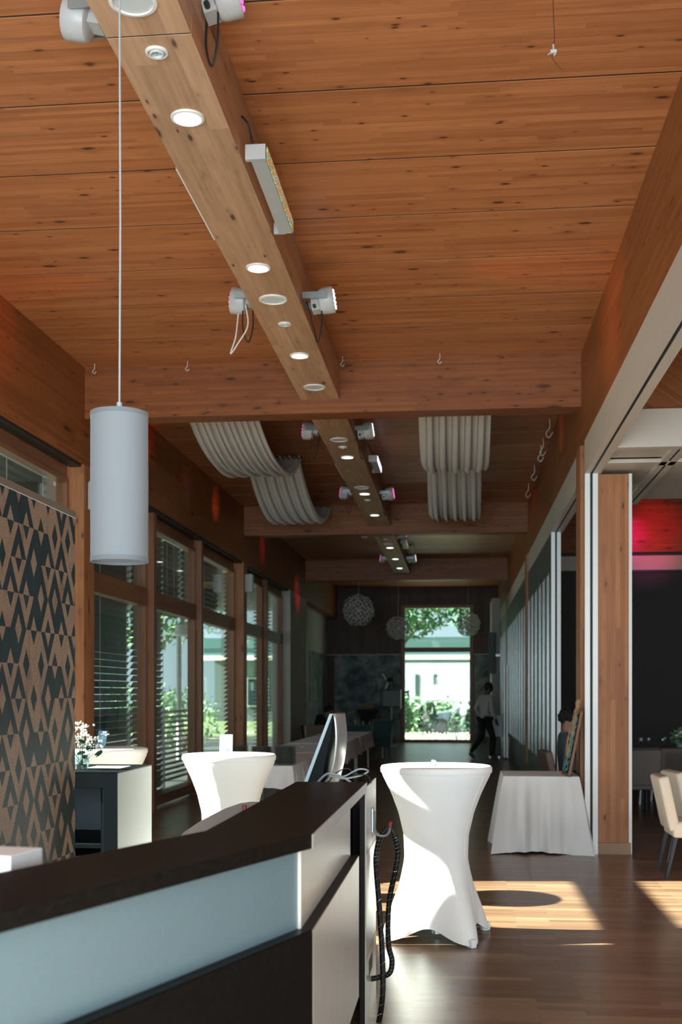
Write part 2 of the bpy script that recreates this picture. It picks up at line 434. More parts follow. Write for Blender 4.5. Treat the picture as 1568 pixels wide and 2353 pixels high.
# glulam posts on the left
k = 7
for yb in (11.72, 20.7, 29.2, 2.9, -2.4):
    struct('trim_%d' % k, MB().box((-4.12, yb, 0), (-3.9, yb+.34, 3.96)), M['postZ'], bevel=.004); k += 1
# window band wall
TR0, TR1, HEAD, SILL = 2.70, 2.93, 3.81, .18
def window(n, y0, y1, transom=True, tr=(TR0, TR1)):
    f = MB(); d0, d1 = -4.18, -4.06
    fz = M['frameZ']
    f.box((d0, y0, SILL), (d1, y0+.07, HEAD)); f.box((d0, y1-.07, SILL), (d1, y1, HEAD))
    o = struct('window_%d' % n, f, fz, bevel=.003)
    r = MB(); r.box((d0, y0+.07, SILL-.14), (d1, y1-.07, SILL)); r.box((d0, y0+.07, HEAD-.05), (d1, y1-.07, HEAD))
    if transom: r.box((d0+.005, y0+.07, tr[0]), (d1+.02, y1-.07, tr[1]))
    r.obj('window_rail', M['frameY'], o, bevel=.003)
    MB().box((-4.115, y0+.06, SILL), (-4.105, y1-.06, HEAD-.04)).obj('window_pane', M['glass'], o)
    return o
wins = [(-2.4, -.1), (0., 2.9), (3.24, 6.2), (6.3, 9.3), (9.4, 11.72), (12.06, 14.78), (14.9, 17.58), (17.7, 20.7),
        (21.04, 23.7), (23.82, 26.4)]
for i, (a, b) in enumerate(wins): window(i+1, a, b, tr=(2.57, 2.79) if a in (3.24, 6.3) else (TR0, TR1))
hd = MB().box((-4.18, -2.6, HEAD), (-4.08, 26.5, 4.12)); hd.box((-4.3, -2.6, 4.1), (-4.14, YEND, CEIL))
struct('wall_left', hd, M['frameY'])
mull = MB()
for yb in (-.1, 6.2, 9.3, 14.77, 17.57, 23.7):
    mull.box((-4.17, yb-.01, 0), (-3.97, yb+.13, 3.95))
struct('trim_12', mull, M['frameZ'], bevel=.003)
struct('wall_left_pier', MB().box((-4.3, 26.42, 0), (-3.88, 29.2, 3.96)), M['palewall'])
struct('wall_left_end', MB().box((-4.55, 29.54, 0), (-4.25, YEND, 4.97)), M['palewall'])
# dark flashing under the long beam
struct('trim_13', MB().box((-4.05, -2.5, 3.93), (-3.93, 26.4, 3.958)), M['black'])

# end wall, window opening to the garden
ew = MB()
WX0, WX1, WZ0, WZ1 = -1.72, .345, .09, 4.30
ew.box((-4.6, YEND, 0), (WX0-.12, YEND+.3, CEIL)); ew.box((WX1+.12, YEND, 0), (1.5, YEND+.3, CEIL))
ew.box((WX0-.12, YEND, WZ1+.1), (WX1+.12, YEND+.3, CEIL))
struct('wall_back', ew, M['darkwood'])
f = MB(); fx = ((WX0-.12, WX0), (WX1, WX1+.12))
for a, b in fx: f.box((a, YEND-.03, 0), (b, YEND+.12, WZ1+.1))
wo = struct('window_12', f, M['frameZ'], bevel=.004)
r = MB().box((WX0, YEND-.03, 0), (WX1, YEND+.12, WZ0)).box((WX0, YEND-.03, WZ1), (WX1, YEND+.12, WZ1+.1)).box((WX0, YEND-.04, 2.89), (WX1, YEND+.12, 3.04))
r.obj('window_rail', M['frameY'], wo)
MB().box((WX0, YEND+.03, WZ0), (WX1, YEND+.04, WZ1)).obj('window_pane', M['glass'], wo)
struct('wall_back_mural', MB().box((-4.0, YEND-.02, 0), (WX0-.14, YEND, 2.80)).box((WX1+.14, YEND-.02, 0), (1.3, YEND, 2.80)), M['mural'])
struct('trim_14', MB().box((-4.25, YEND-.035, 2.80), (WX0-.13, YEND, 2.83)).box((WX1+.13, YEND-.035, 2.80), (1.3, YEND, 2.83)), M['lintel'])
struct('wall_left_mural', MB().box((-4.25, 32.6, 0), (-4.235, 36.6, 2.8)), M['mural'])

# unseen glazed front behind the photographer, moved close to suit the added lamp
wb = MB().box((-4.6, -2.7, 0), (-3.9, -2.5, CEIL)).box((1.1, -2.7, 0), (1.4, -2.5, CEIL)).box((-3.9, -2.7, 4.2), (1.1, -2.5, CEIL)).box((-1.5, -2.66, 0), (-1.3, -2.54, 4.2))
struct('wall_front', wb, M['frameZ'])
wo = struct('window_13', MB().box((-3.9, -2.63, 0), (1.1, -2.57, .12)).box((-3.9, -2.63, 2.6), (1.1, -2.57, 2.75)), M['frameY'])
MB().box((-3.9, -2.605, .12), (1.1, -2.595, 4.2)).obj('window_pane', M['glass'], wo)

# right side: white sliding-wall lintel with track, jambs, post, partition panels
def lintel(y0, y1, x0=XR, x1=1.37, z0=3.70, z1=4.03, sx=(1.272, 1.298), n='trim_20'):
    m = MB().box((x0, y0, z0+.012), (x1, y1, z1)).box((x0, y0, z0), (sx[0], y1, z0+.012)).box((sx[1], y0, z0), (x1, y1, z0+.012))
    o = struct(n, m, M['lintel'])
    MB().box((sx[0], y0, z0+.008), (sx[1], y1, z0+.013)).obj('track_slot', M['slit'], o)
    return o
lintel(-2.5, 11.44, n='trim_15'); lintel(11.9, 36.9, n='trim_16')
def jamb(y0, n, x0=XR, x1=1.345, z1=3.70, w=.05):
    o = struct(n, MB().box((x0, y0, 0), (x0+.05, y0+w, z1)).box((x1-.05, y0, 0), (x1, y0+w, z1)).box((x0, y0+w-.01, 0), (x1, y0+w, z1)), M['alu'])
    MB().box((x0+.05, y0+.012, 0), (x1-.05, y0+.03, z1)).obj('jamb_slot', M['slit'], o)
jamb(11.40, 'trim_17'); jamb(15.5, 'trim_18', w=.06)
struct('trim_19', MB().box((1.20, 11.66, 0), (1.33, 12.05, 4.03)).box((1.33, 11.44, .0), (1.645, 11.75, 3.70)), M['postZ'], bevel=.004)
struct('trim_20', MB().box((1.32, 11.405, 0), (1.66, 11.44, .11)), M['plinth'])
struct('trim_21', MB().box((1.645, 11.44, 0), (1.675, 11.62, 3.70)), M['alu'])
# ceiling pocket of the second track, white beams across
pk = MB().box((1.37, 10.22, 3.70), (12, 10.34, 4.03)).box((1.37, 10.9, 3.70), (12, 11.06, 3.735)).box((1.37, 10.34, 3.74), (12, 10.9, 3.76))
pk.box((1.37, 11.06, 3.74), (3.2, 13.2, 3.76)).box((1.37, 10.86, 3.74), (1.86, 10.9, 4.0))
struct('trim_22', pk, M['lintel'])
lintel(10.34, 13.3, 1.86, 2.0, 3.70, 3.80, (1.918, 1.942), 'trim_23')
struct('trim_24', MB().box((4.0, -2.5, 4.0), (4.25, 10.2, CEIL)).box((1.42, 10.34, 4.03), (12, 10.6, CEIL)), M['beamY'])
# partition panels, seen at a slant, from the second jamb to the end
pn = 1
y = 15.56
for (a, b, slots) in ((15.56, 17.9, 3), (17.95, 20.65, 3), (21.1, 23.8, 3), (23.85, 26.6, 3), (26.65, 29.1, 3), (29.5, 33, 3), (33, YEND, 3)):
    o = struct('wall_right_%d' % pn, MB().box((XR, a, 0), (1.30, b, 3.70)), M['greypanel']); pn += 1
    m = MB(); h = MB()
    for q in range(slots):
        yc = a+(b-a)*(q+.5)/slots
        m.box((XR-.010, yc-.06, .58), (XR+.002, yc+.06, 3.2))
        h.box((XR-.028, yc-.012, .62), (XR-.010, yc+.012, 3.16))
    m.obj('recess_strip', M['sheen'], o); h.obj('pull_bar', M['sheen'], o, label='bright vertical bar')
struct('trim_25', MB().box((1.19, 20.65, 0), (1.40, 21.1, 4.03)), M['postZ'])
struct('trim_26', MB().box((1.19, 29.1, 0), (1.40, 29.5, 4.03)), M['postZ'])
struct('wall_right_end', MB().box((.98, 34.6, 0), (1.22, YEND, 4.4)), M['palewall'])
# the neighbouring dining room
struct('wall_dining_back', MB().box((1.42, 20.75, 0), (12, 21.0, 4.0)), M['darkwall'])
struct('trim_27', MB().box((1.42, 20.6, 4.04), (12, 20.9, CEIL)), M['beamX'])
struct('trim_28', MB().box((1.42, 20.70, 3.70), (12, 20.75, 3.735)).box((1.42, 20.70, 3.99), (12, 20.75, 4.04)), M['black'])
struct('trim_29', MB().box((1.42, 20.72, 3.735), (12, 20.76, 3.99)), M['lintel'])
struct('wall_dining_side', MB().box((12, -2.7, 0), (12.2, YEND, CEIL)), M['darkwall'])
struct('wall_dining_front', MB().box((1.4, -2.7, 0), (12, -2.5, CEIL)), M['darkwall'])

wd = struct('window_14', MB().box((11.93, -1.2, .5), (12, -1.1, 3.6)).box((11.93, 1.45, .5), (12, 1.55, 3.6)).box((11.93, 4.1, .5), (12, 4.2, 3.6)).box((11.93, -1.2, .4), (12, 4.2, .5)).box((11.93, -1.2, 3.6), (12, 4.2, 3.7)), M['frameZ'])  # invented window frame that goes with the added side lamp
MB().box((11.97, -1.1, .5), (11.98, 4.1, 3.6)).obj('window_pane', M['glass'], wd)
# ------------------------------------------------------------------ exterior
def ext_mat(name, lo, hi, sc=3.):
    t = NT(name); co, x, y, z = t.coord()
    n = t.n('ShaderNodeTexNoise', {'Vector': co, 'Scale': sc, 'Detail': 4.}).outputs[0]
    t.set(Base_Color=t.ramp(n, [(.3, lo), (.7, hi)]), Roughness=.8, Specular_IOR_Level=.2); return t.mat
M['ground'] = ext_mat('terrace paving', (.30, .31, .28), (.42, .43, .38), 1.5)
M['gravel'] = ext_mat('dark gravel', (.035, .045, .042), (.07, .085, .08), 1.5)
M['lawn'] = ext_mat('lawn', (.09, .15, .07), (.18, .25, .12), .8)
M['leafa'] = ext_mat('leaves mid green', (.04, .13, .06), (.16, .30, .12), .9)
M['leafb'] = ext_mat('leaves pale green', (.12, .26, .15), (.34, .48, .28), .9)
M['leafc'] = ext_mat('leaves deep green', (.02, .07, .035), (.06, .15, .07), .9)
M['bark'] = ext_mat('bark', (.08, .055, .04), (.15, .11, .08), 8.)
M['facade'] = plain('white facade', (.13, .175, .185), .7)
M['tealroof'] = plain('teal metal roof', (.055, .135, .14), .6)
M['windark'] = plain('dark facade window', (.03, .06, .07), .2)
M['carpaint'] = plain('silver blue car paint', (.16, .20, .24), .2, .5)
M['plume'] = plain('pale grass plumes', (.62, .66, .52), .9)
struct('ground', MB().box((-6, YEND+.3, -.5), (60, YEND+8, -.16)), M['ground'])
struct('ground_gravel', MB().box((-70, -50, -.5), (-6, YEND+8, -.16)).box((-6, -50, -.5), (60, YEND+.3, -.165)), M['gravel'])
struct('ground_lawn', MB().box((-70, YEND+8, -.5), (60, 120, -.14)), M['lawn'])

def foliage(c, rad, n, leaf, mb=None):
    mb = mb or MB()
    for _ in range(n):
        while True:
            p = Vector([random.uniform(-1, 1) for _ in range(3)])
            if .35 < p.length < 1: break
        p = Vector((c[0]+p.x*rad[0], c[1]+p.y*rad[1], c[2]+p.z*rad[2]))
        a = Vector([random.gauss(0, 1) for _ in range(3)]).normalized(); b = a.orthogonal().normalized()
        s = leaf*random.uniform(.6, 1.3)
        mb.add([tuple(p-a*s), tuple(p+b*s*.45), tuple(p+a*s), tuple(p-b*s*.45)], [(0, 1, 2, 3)])
    return mb
def tree(loc, h, rad, n, leaf, mat, label):
    t = empty('tree', loc, 0, label, 'tree', 'garden trees')
    tr = MB().tube(spline([(0, 0, -.1), (.1, .05, h*.35), (-.05, .1, h*.7), (.1, 0, h)]), .15, 8)
    for q in range(5):
        a = q*1.3; tr.cyl((0, 0, h*.55), (math.cos(a)*rad[0]*.6, math.sin(a)*rad[1]*.6, h*.95), .05)
    tr.obj('trunk', M['bark'], t, smooth=True)
    foliage((0, 0, h), rad, n, leaf).obj('foliage', mat, t)
def shrub(loc, rad, n, leaf, mat, label, name='shrub', cat='shrub'):
    t = empty(name, loc, 0, label, cat, 'garden shrubs')
    m = MB()
    for q in range(6):
        a = q*1.05; m.cyl((0, 0, 0), (math.cos(a)*rad[0]*.5, math.sin(a)*rad[1]*.5, rad[2]*1.1), .02, 5)
    m.obj('stems', M['bark'], t)
    foliage((0, 0, rad[2]), rad, n, leaf).obj('foliage', mat, t)
tree((-3.0, 50, -.15), 5.6, (3.0, 2.6, 1.7), 3400, .15, M['leafa'], 'broad green tree seen at the upper left of the far window')
tree((.9, 47, -.15), 5.3, (1.5, 1.8, 1.4), 1300, .15, M['leafc'], 'darker tree seen at the upper right of the far window')
tree((-11.5, 42, -.15), 5.4, (3.2, 3, 2.2), 1100, .2, M['leafa'], 'green tree seen through the left side windows beyond the hedge')
for (lx, ly, rx, rz, mt, lb, nn) in (
    (-2.05, 42.5, .38, .75, 'leafa', 'upright green bush at the left of the far window', 420),
    (-1.15, 43.5, .40, .70, 'leafc', 'dark round bush left of centre in the far window', 420),
    (.55, 41.2, .55, .62, 'leafc', 'dark leafy bush at the right of the far window', 520),
    (-.15, 40.4, .22, .55, 'leafc', 'slim arching plant in the middle of the far window', 160),
    (-1.9, 52, 1.6, .95, 'leafb', 'pale green bush behind the front bushes in the far window', 700),
    (.3, 55, 2.0, .8, 'leafb', 'pale hedge bush behind the parked car', 700),
    (-8.2, 34, 1.2, .95, 'leafb', 'pale bush seen through the third left window', 500),
    (-10.5, 38, 1.8, 1.1, 'leafa', 'green hedge bush seen through the left windows behind the pale bush', 800)):
    shrub((lx, ly, -.15), (rx, rx, rz), nn, .10 if ly < 45 else .14, M[mt], lb)
g = empty('ornamental_grass', (-.6, 38.6, -.16), 0, 'band of pale flowering grass along the foot of the far window', 'grass')
m = MB()
for _ in range(420):
    x0 = random.uniform(-1.6, 1.6); y0 = random.uniform(-.5, .6); hh = random.uniform(.15, .42); dx = random.uniform(-.08, .08)
    m.add([(x0-.008, y0, 0), (x0+.008, y0, 0), (x0+dx+.012, y0, hh), (x0+dx-.012, y0, hh)], [(0, 1, 2, 3)])
    m.ico((x0+dx, y0, hh), .022, 1)
setp(m.obj('grass_blades', M['plume'], g), kind='stuff')
b = empty('building', (-1, 70, -.15), 0, 'white low building with a teal roof far beyond the garden', 'building')
MB().box((-14, 0, 0), (14, 6, 3.9)).obj('wall', M['facade'], b)
MB().prism([(-14.5, -.8), (14.5, -.8), (14.5, 7), (-14.5, 7)], 3.9, 5.1).obj('roof', M['tealroof'], b)
MB().box((-14.6, -.95, 3.75), (14.6, -.75, 4.02)).obj('gutter', M['white'], b)
for q in range(9):
    fr = MB().box((-12+q*2.9, -.06, .9), (-10.6+q*2.9, .02, 2.7)).obj('window', M['white'], b)
    MB().box((-11.92+q*2.9, -.08, 1.0), (-10.68+q*2.9, -.05, 2.6)).obj('pane', M['windark'], fr)
cr = empty('car', (.6, 49.5, -.14), 0, 'silver blue car parked behind the bushes at the right of the far window', 'car')
prof = [(-2.1, .35), (-2.15, .7), (-1.5, .92), (-.8, 1.02), (-.25, 1.42), (1.1, 1.46), (1.8, 1.05), (2.15, .95), (2.2, .4)]
MB().prismY(prof, -.85, .85).obj('body', M['carpaint'], cr, smooth=True, bevel=.06)
MB().prismY([(-.68, 1.02), (-.22, 1.36), (1.0, 1.39), (1.5, 1.04)], -.87, .87).obj('side_window', M['windark'], cr)
for wx in (-1.35, 1.4):
    for wy in (-.88, .88): MB().at((wx, wy, .33), (R(90), 0, 0)).lathe([(.2, -.1), (.33, -.09), (.33, .09), (.2, .1)], 20).obj('wheel', M['black'], cr)
for hy in (-.7, .35): MB().box((-2.17, hy, .62), (-2.08, hy+.35, .78)).obj('headlight', M['white'], cr)
lp = empty('garden_lamp_post', (-7.24, 29.4, -.15), 0, 'white lamp post outside, seen through the second left window', 'lamp post')
MB().cyl((0, 0, 0), (0, 0, 3.3), .065, 16).obj('pole', M['white'], lp, smooth=True)
MB().lathe([(.16, 0), (.2, .05), (.18, .3), (.05, .36)], 20, (.08, 0, 3.2)).obj('lamp_head', M['white'], lp, smooth=True)

cp = MB().box((-13.5, 10.3, 3.95), (-4.4, 33, 4.15))  # added canopy outside, blocks the sun from the middle and far bays
cpo = struct('added_canopy', cp, M['facade'])
for yy in (10.5, 21.5, 32.7): MB().box((-13.3, yy, -.16), (-13.12, yy+.18, 3.95)).obj('added_canopy_post', M['alu'], cpo)
# terrace slatted rail outside the left windows
tf = empty('terrace_screen', (-5.3, 15.9, -.15), 0, 'low screen of white horizontal slats outside the left windows', 'screen')
m = MB()
for q in range(14): m.box((-.02, 0, .12+q*.095), (.02, 6.6, .165+q*.095))
m.obj('slat_panel', M['alu'], tf)
for q in range(4): MB().box((-.04, q*2.18, 0), (.04, q*2.18+.06, 1.45)).obj('post', M['alu'], tf)

# external venetian blinds
M['blind'] = plain('dark metal blind slat', (.085, .12, .125), .35, .5)
def blind(y0, y1, z0, z1, label, tilt=38):
    o = empty('venetian_blind', (-4.32, y0, 0), 0, label, 'blind', 'blinds on the left windows')
    L = y1-y0; m = MB(); z = z0; c, s_ = math.cos(R(tilt))*.045, math.sin(R(tilt))*.045
    while z < z1-.04:
        m.add([(-c, 0, z-s_), (0, 0, z+.006), (c, 0, z+s_), (-c, L, z-s_), (0, L, z+.006), (c, L, z+s_),
               (-c, 0, z-s_-.002), (0, 0, z+.004), (c, 0, z+s_-.002), (-c, L, z-s_-.002), (0, L, z+.004), (c, L, z+s_-.002)],
              [(0, 1, 4, 3), (1, 2, 5, 4), (6, 9, 10, 7), (7, 10, 11, 8), (0, 3, 9, 6), (2, 8, 11, 5)]); z += .085
    m.obj('slats', M['blind'], o)
    MB().box((-.05, 0, z1-.04), (.142, L, z1+.03)).obj('headrail', M['alu'], o)
    for q in range(3): MB().box((.046, L*(.08+q*.42), z0), (.05, L*(.08+q*.42)+.012, z1)).obj('ladder_cord', M['alu'], o)
    return o
blind(-2.35, -.15, .15, 3.86, 'closed dark blind behind the photographer', 70)
blind(.05, 2.85, .15, 3.86, 'closed dark blind at the left beside the photographer', 70)
blind(3.3, 6.15, .15, 3.86, 'closed dark blind behind the near end of the patterned partition', 70)
blind(9.42, 11.7, 1.6, 3.86, 'dark slatted blind seen above the patterned wall', 48)
blind(12.1, 14.75, .15, 3.86, 'wide dark blind in the window behind the grey pendant lamp', 58)
blind(14.93, 16.5, .15, 3.86, 'dark blind over the near half of the second window from the pendant', 55)
blind(16.53, 17.52, 2.75, 3.86, 'short raised blind above the garden view of the second window', 48)
blind(17.75, 20.4, 2.95, 3.86, 'short dark blind at the head of the third window', 48)
blind(21.1, 22.6, .15, 3.86, 'dark blind in the farther left doors, nearer leaf', 48)
blind(24.2, 26.3, .15, 3.86, 'paler looking blind in the farthest left window', 20)

# ------------------------------------------------------------------ lights on the ridge beam
def disc_light(name, y, r, mat, label, group, cat, rim='white', drop=.012, spot=False):
    o = empty(name, (-1.415, y, 4.58), 0, label, cat, group)
    MB().lathe([(r*.80, -.001), (r*.82, -drop), (r*.97, -drop*.8), (r, 0)], 40, cap=False).obj('rim', M[rim], o, smooth=True)
    MB().lathe([(.001, -.004 if not spot else -.001), (r*.81, -.004 if not spot else -.001), (r*.81, -.001), (.001, 0)], 40).obj('diffuser' if mat == 'ledwhite' else 'grille' if not spot else 'spot_lens', M[mat], o)
    if spot:
        MB().lathe([(r*.5, -.001), (r*.52, -.016), (r*.62, -.014), (r*.66, -.001)], 30, cap=False).obj('inner_ring', M['alu'], o, smooth=True)
        m = MB()
        for q in range(3): m.ico((math.cos(q*2.1)*r*.22, math.sin(q*2.1)*r*.22, -.006), r*.17, 1, (1, 1, .5))
        m.obj('led_chip', M['fixture'], o)
    return o
order = ['nearest the camera', 'second', 'third', 'fourth', 'fifth', 'sixth', 'seventh', 'eighth', 'ninth', 'farthest']
for i, y in enumerate((5.93, 8.07, 10.2, 14.64, 17.35, 19.43, 23.8, 25.8, 27.7)):
    bay = 'near' if y < 11 else 'middle' if y < 20 else 'far'
    disc_light('downlight', y, .089, 'ledwhite', 'lit round white downlight in the beam, number %s from the camera, in the %s section' % (
        ['one', 'two', 'three', 'four', 'five', 'six', 'seven', 'eight', 'nine'][i], bay), 'lit downlights in the ceiling beam', 'light')
for i, (y, lb) in enumerate(((4.91, 'grey round speaker at the top edge, behind the pendant cord'), (8.73, 'white round speaker grille between a lit downlight and a small spot on the beam'),
        (11.27, 'white round speaker grille at the end of the near beam section'), (13.63, 'round speaker grille just past the first cross beam'),
        (16.83, 'round speaker grille midway along the middle beam section'), (23.24, 'small round speaker grille at the start of the far beam section'))):
    disc_light('ceiling_speaker', y, .11 if i else .108, 'speakergrille', lb, 'round speakers in the ceiling beam', 'speaker')
for i, (y, lb) in enumerate(((5.31, 'small unlit round spotlight just past the beam joint'), (9.32, 'small unlit round spotlight in the near section beyond a speaker'),
        (14.04, 'small unlit spotlight past the first cross beam'), (17.93, 'small unlit spotlight between two lit downlights of the middle section'),
        (22.5, 'tiny unlit spotlight at the start of the far section'))):
    disc_light('recessed_spotlight', y, .054, 'steel', lb, 'small unlit spotlights in the ceiling beam', 'spotlight', spot=True)

def par_light(label, loc, side, off=.13, tilt=8, lens='lens', cable=True, group='stage lights on the ceiling beam'):
    o = empty('stage_light', loc, 0, label, 'stage light', group)
    s = side
    ang = (0, s*R(90-tilt), 0)
    bp = (s*off, 0, 0)
    MB().at(bp, ang).lathe([(.02, -.055), (.075, -.055), (.092, -.045), (.100, -.02), (.104, .06), (.100, .066)], 28).obj('housing', M['fixture'], o, smooth=True)
    MB().at(bp, ang).lathe([(.001, .060), (.096, .062), (.096, .067), (.001, .068)], 28).obj('lens_plate', M['silver'], o)
    m = MB()
    m.at(bp, ang)
    for q in range(12):
        a = q*PI/6; m.ico((math.cos(a)*.070, math.sin(a)*.070, .066), .013, 1)
    for q in range(6):
        a = q*PI/3; m.ico((math.cos(a)*.036, math.sin(a)*.036, .066), .013, 1)
    m.obj('led_cluster', M[lens], o)
    MB().box((-s*.0, -.135, -.02), (bp[0]+.02*s, -.125, .03)).box((-s*.0, .125, -.02), (bp[0]+.02*s, .135, .03)).box((-s*.01, -.135, -.02), (0, .135, .03)).obj('bracket', M['steel'], o)
    MB().at(bp, ang).box((-.03, -.055, -.115), (.075, .055, -.05)).obj('rear_box', M['fixture'], o)
    MB().at(bp, ang).cyl((.05, -.055, -.09), (.05, -.085, -.09), .014).cyl((.05, .055, -.09), (.05, .075, -.09), .018).obj('socket', M['black'], o)
    if cable:
        bx = bp[0]-s*.03
        MB().tube(spline([(bx, -.03, -.04), (bx+.0, -.04, -.22), (bx-s*.035, -.01, -.33), (bx-s*.07, .02, -.20), (s*.0, .05, .02)]), .006, 6).obj('power_cable', M['black'], o, smooth=True)
    return o
par_light('white stage light at the top left corner, left of the beam', (-1.63, 5.42, 4.82), -1, .19, 14, cable=False)
par_light('white stage light with pink glowing lens at the top edge, right of the beam', (-1.205, 5.45, 4.90), 1, .09, 14)
pl = par_light('white stage light with white looped cord, left of the near beam section', (-1.63, 8.98, 4.66), -1, .09)
MB().tube(spline([(-.05, -.04, .0), (-.02, -.04, -.2), (-.1, -.03, -.34), (-.16, -.03, -.42), (-.12, -.02, -.28), (-.1, 0, -.05)]), .006, 6).obj('safety_cord', M['whitecable'], pl, smooth=True, label='white cord')
par_light('white stage light right of the near beam section', (-1.205, 9.04, 4.66), 1, .16, lens='lenswhite')
par_light('stage light left of the middle beam section, just past the cross beam', (-1.63, 13.5, 4.66), -1)
par_light('bright stage light right of the middle beam section, just past the cross beam', (-1.205, 13.56, 4.66), 1, lens='lenswhite')
par_light('stage light left of the beam, midway along the middle section', (-1.63, 17.82, 4.68), -1)
par_light('pink lit stage light right of the beam, midway along the middle section', (-1.205, 17.88, 4.66), 1)
par_light('small stage light left of the far beam section, nearer one', (-1.63, 21.94, 4.62), -1, cable=False)
par_light('small stage light right of the far beam section, nearer one', (-1.205, 22.0, 4.62), 1, cable=False)
par_light('small pink stage light left of the far beam section, farther one', (-1.63, 26.96, 4.72), -1, cable=False)
par_light('small stage light right of the far beam section, farther one', (-1.205, 27.0, 4.72), 1, lens='lenswhite', cable=False)

def led_bar(label, y0, y1, z, mat, x=-1.205):
    o = empty('led_bar', (x, y0, z), 0, label, 'led light', 'led bars on the beam')
    L = y1-y0
    MB().box((.035, 0, -.035), (.125, L, .04)).obj('housing', M['fixture'], o, bevel=.006)
    MB().box((.126, .01, -.030), (.131, L-.01, .045)).obj('led_strip', M[mat], o, label='glowing led face')
    MB().box((.01, -.03, -.04), (.125, 0, .045)).obj('end_bracket', M['fixture'], o)
    MB().box((.0, L, -.03), (.08, L+.02, .04)).obj('end_bracket', M['fixture'], o)
    MB().tube(spline([(.05, -.03, .05), (.04, -.1, .12), (0, -.08, .18)]), .006, 6).obj('cable', M['black'], o)
led_bar('long white led bar with amber and green leds on the right side of the beam', 6.42, 7.46, 4.60, 'barled')
led_bar('short led bar glowing pale violet in the middle section', 15.3, 16.1, 4.68, 'barledpale')
led_bar('tiny led bar glowing green white in the far section', 23.7, 24.6, 4.68, 'barled')
o = empty('thin_led_profile', (-1.62, 6.55, 4.60), 0, 'thin white light profile on the left side of the near beam', 'led light')
MB().box((-.014, 0, 0), (0, 1.05, .012)).obj('profile', M['fixture'], o)
MB().box((-.013, .005, -.002), (-.003, 1.045, .0)).obj('diffuser', M['paper'], o)
o = empty('thin_led_profile', (-1.62, 15.2, 4.60), 0, 'thin white light profile on the left side of the beam in the middle section', 'led light')
MB().box((-.014, 0, 0), (0, 1.05, .012)).obj('profile', M['fixture'], o)
MB().box((-.013, .005, -.002), (-.003, 1.045, .0)).obj('diffuser', M['paper'], o)

# coloured light thrown by the stage lights
def spot(loc, tgt, e, col, size=22, blend=1., r=.06):
    light('stage_beam', 'SPOT', loc, e, col, [tgt[i]-loc[i] for i in range(3)], spot_size=R(size), spot_blend=blend, shadow_soft_size=r)
spot((-3.15, 17.9, 4.25), (-3.9, 18.25, 4.58), 16, (1, .22, .08), 40)
spot((-3.15, 16.0, 4.25), (-3.9, 16.3, 4.58), 3.5, (.55, .35, .9), 46)
spot((-3.2, 13.9, 4.2), (-3.9, 14.2, 4.75), 12, (1, .0, .02), 40)
spot((-1.95, 13.6, 4.45), (-2.24, 14.4, 4.5), 3, (1, .02, .25), 14)
spot((-1.9, 22.0, 4.4), (-3.9, 22.7, 4.46), 60, (1, 0, .02), 20)
spot((-1.9, 26.6, 4.4), (-3.88, 27.6, 4.0), 70, (1, .0, .02), 26)
spot((-.9, 18.2, 4.5), (1.22, 19.0, 4.70), 60, (1, .02, .0), 18)
spot((-.9, 13.6, 4.5), (1.22, 14.03, 4.72), 45, (1, .42, .22), 18)
spot((-.9, 22.0, 4.5), (1.22, 24, 4.6), 25, (1, .2, .1), 16)
spot((-.9, 24.0, 4.2), (.1, 25.6, 4.97), 26, (.75, 1, .72), 80)
spot((3.3, 19.2, 4.5), (3.38, 20.6, 4.36), 70, (1, .0, .04), 62, 1.)
spot((2.7, 19.4, 4.5), (2.95, 20.6, 4.34), 75, (1, .0, .8), 36, 1.)
spot((3.3, 19.6, 3.5), (3.3, 20.75, 3.86), 14, (.9, .15, .7), 55)
spot((-1.9, 9.2, 4.5), (-3.9, 9.3, 4.75), 45, (1, .12, .05), 40)
spot((-.9, 9.2, 4.5), (1.22, 9.4, 4.7), 60, (1, .35, .2), 46)

# ------------------------------------------------------------------ draped voile swags
def swag(x0, x1, y0, y1, sag, label, folds=11, seed=1):
    rnd = random.Random(seed); ph = [rnd.uniform(0, 6) for _ in range(4)]
    def fn(u, v):
        y = y0+(y1-y0)*v; x = x0+(x1-x0)*u
        s = 4*v*(1-v); z = CEIL-.03-sag*s**.85
        fold = math.sin(u*folds*2*PI+ph[0]+.8*math.sin(v*3+ph[1]))*.035+math.sin(u*folds*.5*2*PI+ph[2])*.02
        x += .02*math.sin(u*folds*2*PI+ph[3])
        xe = (u-.5)*(.06*abs(2*v-1))
        edge = .06*(abs(2*u-1)**6)
        return (x-xe, y, z+fold*(.5+.5*s)-edge*.0)
    return MB().grid(fn, 110, 48).obj('ceiling_drape', M['drape'], smooth=True, angle=180, label=label, cat='drape', group='voile drapes under the ceiling', solid=.004)
swag(-3.05, -2.20, 12.15, 16.3, .55, 'off white pleated ceiling drape on the left, nearer of the two', seed=3)
swag(-3.05, -2.22, 16.3, 20.5, .55, 'off white pleated ceiling drape on the left, farther of the two', seed=5)
swag(-.45, .38, 12.15, 16.3, .55, 'off white pleated ceiling drape on the right, nearer of the two', seed=8)
swag(-.46, .36, 16.3, 20.5, .55, 'off white pleated ceiling drape on the right, farther of the two', seed=9)

